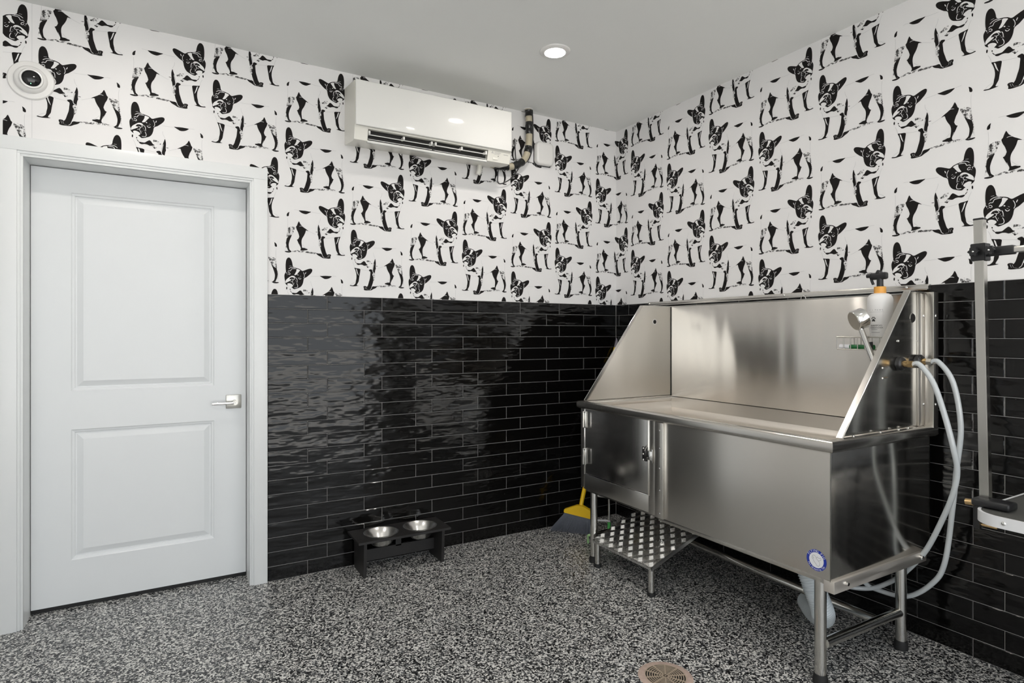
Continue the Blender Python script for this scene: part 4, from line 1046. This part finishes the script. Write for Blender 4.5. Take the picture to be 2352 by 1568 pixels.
btext('SHAMPOO', 0.0098, 0.0935, 0, 'print'); btext('CONDITIONER', 0.0078, 0.0845, 0, 'print')
for zz, ua, ub in ((0.0765, -0.020, 0.006), (0.0640, -0.020, 0.014)):     # two lines of print too small to read
    bm = nb()
    for q in range(12):
        u0 = ua + (ub - ua) * q / 12; u1 = ua + (ub - ua) * (q + 0.75) / 12
        bm.faces.new([bm.verts.new(onbottle(u, v)) for u, v in ((u0, zz), (u1, zz), (u1, zz + 0.0022), (u0, zz + 0.0022))])
    obj('print_rule', bm, 'printgrey', body)
bm = nb(); lathe(bm, [(0, 0.225), (0.0225, 0.225), (0.0225, 0.256), (0.020, 0.258), (0, 0.258)], seg=28); obj('collar', bm, 'orange', bt, 40)
fx, fy = math.cos(FA + 0.9), math.sin(FA + 0.9)
fd = Vector((-0.10, 1, 0)).normalized()                     # spray nozzle points along the tub
bm = nb(); tube(bm, [(0, 0, 0.255), (0, 0, 0.290), Vector((0, 0, 0.312)), Vector((0, 0, 0.318)) + fd * 0.012], 0.0125, 12, 4)
box(bm, -0.013, 0.013, -0.030, 0.040, 0.288, 0.318, 0.008); obj('trigger_head', bm, 'black', bt, 40)
bm = nb(); tube(bm, [Vector((0, 0, 0.306)) + fd * 0.028, Vector((0, 0, 0.292)) + fd * 0.034, Vector((0, 0, 0.268)) + fd * 0.026], 0.0055, 10, 4); obj('trigger', bm, 'black', bt, 60)
bm = nb(); cyl(bm, Vector((0, 0, 0.306)) + fd * 0.036, Vector((0, 0, 0.306)) + fd * 0.052, 0.010, 0.0085, 14); obj('nozzle', bm, 'black', bt, 40)

cd = thing('wire_caddy', 'chrome wire caddy hooked inside the right splash guard of the tub', 'caddy', (-0.205, -1.945, 1.225))
CY0, CY1, CX0, CX1, CH = -0.088, 0.150, -0.070, 0.060, 0.052
bm = nb(); tube(bm, [(CX0, CY0, CH), (CX1, CY0, CH), (CX1, CY1, CH), (CX0, CY1, CH), (CX0, CY0, CH)], 0.0032, 8, smooth=False)
box(bm, CX0 - 0.001, CX0 + 0.001, CY1 - 0.055, CY1, CH - 0.004, CH + 0.005); obj('top_wire', bm, 'nickel', cd, 60)
bm = nb(); tube(bm, [(CX0, CY0, 0), (CX1, CY0, 0), (CX1, CY1, 0), (CX0, CY1, 0), (CX0, CY0, 0)], 0.0022, 8, smooth=False); obj('bottom_wire', bm, 'nickel', cd, 60)
for k in range(9):
    y = CY0 + (CY1 - CY0) * k / 8
    for x in (CX0, CX1):
        bm = nb(); cyl(bm, (x, y, 0), (x, y, CH), 0.0021, seg=8); obj('upright_wire', bm, 'nickel', cd, 60)
    bm = nb(); cyl(bm, (CX0, y, 0), (CX1, y, 0), 0.0016, seg=8); obj('floor_wire', bm, 'nickel', cd, 60)
gb = thing('brush_handle', 'green and white brush handle lying in the wire caddy', 'brush', (-0.262, -1.86, 1.236))
bm = nb(); cyl(bm, (0, 0.058, 0), (0, 0.014, 0), 0.0105, seg=14); obj('white_cap', bm, 'label', gb, 40)
bm = nb(); cyl(bm, (0, 0.016, 0), (0, -0.085, 0), 0.0098, seg=14); obj('green_grip', bm, 'darkgreen', gb, 40)

sh = thing('shower_head', 'chrome round hand shower head clipped inside the right splash guard', 'shower head', (-0.33, -1.955, 1.125))
SB = Vector((-0.33, -1.955, 1.125))
hc = Vector((-0.292, -1.900, 1.352)) - SB; hb_ = Vector((-0.318, -1.992, 1.128)) - SB
face = Vector((-0.79, 0.49, -0.35)).normalized()
bm = nb(); lathe(bm, [(0, -0.026), (0.036, -0.026), (0.0425, -0.020), (0.0425, 0.020), (0.040, 0.023), (0, 0.023)], hc, face, 36); hd_ = obj('head', bm, 'chrome', sh, 40)
bm = nb(); lathe(bm, [(0, 0.0245), (0.038, 0.0245), (0.038, 0.0225)], hc, face, 36); obj('spray_face', bm, 'nickel', hd_, 40)
bm = nb(); cyl(bm, hc - face * 0.004 + Vector((0, 0, -0.030)), hb_, 0.0110, 0.0125, 18); obj('handle', bm, 'chrome', sh, 40)
bm = nb(); tube(bm, [hb_ + Vector((0.03, 0.045, 0.13)), hb_ + Vector((0.03, 0.042, 0.05)), hb_ + Vector((0.028, 0.034, -0.01)), hb_ + Vector((0.02, 0.040, -0.06)), hb_ + Vector((0.01, 0.03, -0.09))], 0.0062, 10, 5); obj('black_hose', bm, 'black', sh, 60)

# ================================================================== GROOMING TABLE AND ARM
TZ = 0.765
tb = thing('grooming_table', 'grooming table with dark ribbed mat and rounded white metal edge', 'table', (-0.40, -2.95, 0))
ox, oy = -0.40, -2.95
x0, x1, y0, y1 = -0.725 - ox, -0.10 - ox, -3.42 - oy, -2.468 - oy
w_, h_ = x1 - x0, y1 - y0; cx, cy = (x0 + x1) / 2, (y0 + y1) / 2
o_ = rrect(w_, h_, 0.075, 8); i_ = rrect(w_ - 0.016, h_ - 0.016, 0.068, 8)
bm = nb()
n = len(o_)
A = [[bm.verts.new((cx + p[0], cy + p[1], z)) for p in poly] for poly, z in ((i_, TZ), (o_, TZ), (o_, TZ - 0.032), (i_, TZ - 0.032))]
for r0, r1 in ((0, 1), (1, 2), (2, 3)):
    for k in range(n):
        j = (k + 1) % n; bm.faces.new((A[r0][k], A[r0][j], A[r1][j], A[r1][k]))
ed = obj('edge_band', bm, 'tablerim', tb, 30)
bm = nb(); prism(bm, [(cx + p[0], cy + p[1]) for p in i_], lambda u, v, h: (u, v, h), TZ - 0.03, TZ - 0.001); obj('table_mat', bm, 'mat', tb)
for yv in (-2.555 - oy, -2.80 - oy, -3.05 - oy):
    bm = nb(); ball(bm, (x0 - 0.0005, yv, TZ - 0.016), 0.0062, 10, (0.5, 1, 1)); obj('screw', bm, 'chrome', ed, 60)
for xx in (-0.25, 0.22):
    for yy in (-0.36, 0.20):
        bm = nb(); cyl(bm, (xx, yy, 0), (xx * 0.9, yy * 0.9, TZ - 0.03), 0.016, seg=16); obj('leg', bm, 'tube', tb, 40)

ga = thing('grooming_post', 'square steel grooming post with black bracket clamped to the table edge', 'grooming post', (-0.615, -2.470, TZ))
e = 0.0125
pb = Vector((0.0, 0.0, 0.012)); pt = Vector((-0.040, 0.0, 0.872))
def post_bm(a, b, w):
    bm = nb()
    lo = [bm.verts.new(a + Vector((sx * w, sy * w, 0))) for sx, sy in ((-1, -1), (1, -1), (1, 1), (-1, 1))]
    hi = [bm.verts.new(b + Vector((sx * w, sy * w, 0))) for sx, sy in ((-1, -1), (1, -1), (1, 1), (-1, 1))]
    for k in range(4):
        j = (k + 1) % 4; bm.faces.new((lo[k], lo[j], hi[j], hi[k]))
    bm.faces.new(lo[::-1]); bm.faces.new(hi)
    bmesh.ops.bevel(bm, geom=bm.edges[:], offset=0.0016, segments=2, affect='EDGES')
    return bm
pst = obj('post', post_bm(pb, pt, e), 'tube', ga, 30)
ud = (pt - pb).normalized()
obj('post_cap', post_bm(pt - ud * 0.002, pt + ud * 0.004, e + 0.001), 'black', pst, 30)
cl = pb + ud * (0.872 - 0.012 - 0.098)
obj('sliding_bracket', post_bm(cl - ud * 0.026, cl + ud * 0.026, e + 0.0065), 'black', ga, 30); 
bm = nb(); box(bm, cl.x - 0.012, cl.x + 0.014, cl.y - 0.085, cl.y - 0.015, cl.z - 0.014, cl.z + 0.012, 0.003); obj('arm_socket', bm, 'black', ga, 30)
bm = nb(); box(bm, cl.x - 0.009, cl.x + 0.009, cl.y - 0.52, cl.y - 0.07, cl.z - 0.010, cl.z + 0.008, 0.002); obj('cross_arm', bm, 'tube', ga, 30)
for q, yv in ((0, 0.004), (1, -0.036)):
    p = Vector((cl.x - 0.018, cl.y + yv, cl.z))
    bm = nb(); cyl(bm, p, p + Vector((-0.014, 0, 0)), 0.006, seg=10)
    star = []
    for k in range(24):
        a = 2 * PI * k / 24; rr = 0.0125 + 0.0022 * math.cos(6 * a); star.append((rr * math.cos(a), rr * math.sin(a)))
    prism(bm, star, lambda u, v, h: p + Vector((-h, u, v)), 0.010, 0.022)
    kn = obj('knob', bm, 'black', ga, 40)
    bm = nb(); ball(bm, p + Vector((-0.022, 0, 0)), 0.003, 8, (0.6, 1, 1)); obj('knob_pin', bm, 'chrome', kn, 60)
bm = nb(); box(bm, -0.045, 0.016, -0.075, 0.022, 0.002, 0.024, 0.006, 3)
R2 = Matrix.Rotation(0.0, 3, 'Z')
obj('clamp_jaw', bm, 'black', ga, 40)
bm = nb(); box(bm, -0.012, 0.012, 0.012, 0.030, -0.075, 0.012, 0.003); obj('clamp_body', bm, 'black', ga, 40)
bm = nb(); cyl(bm, (0.0, 0.020, -0.062), (0.0, -0.03, -0.062), 0.005, seg=10); cyl(bm, (0, -0.02, -0.062), (0, -0.02, -0.032), 0.006, seg=10); obj('clamp_screw', bm, 'brass', ga, 40)
bm = nb(); cyl(bm, (-0.030, 0.020, 0.008), (-0.030, 0.040, 0.006), 0.010, seg=12); obj('clamp_knob', bm, 'brass', ga, 40)
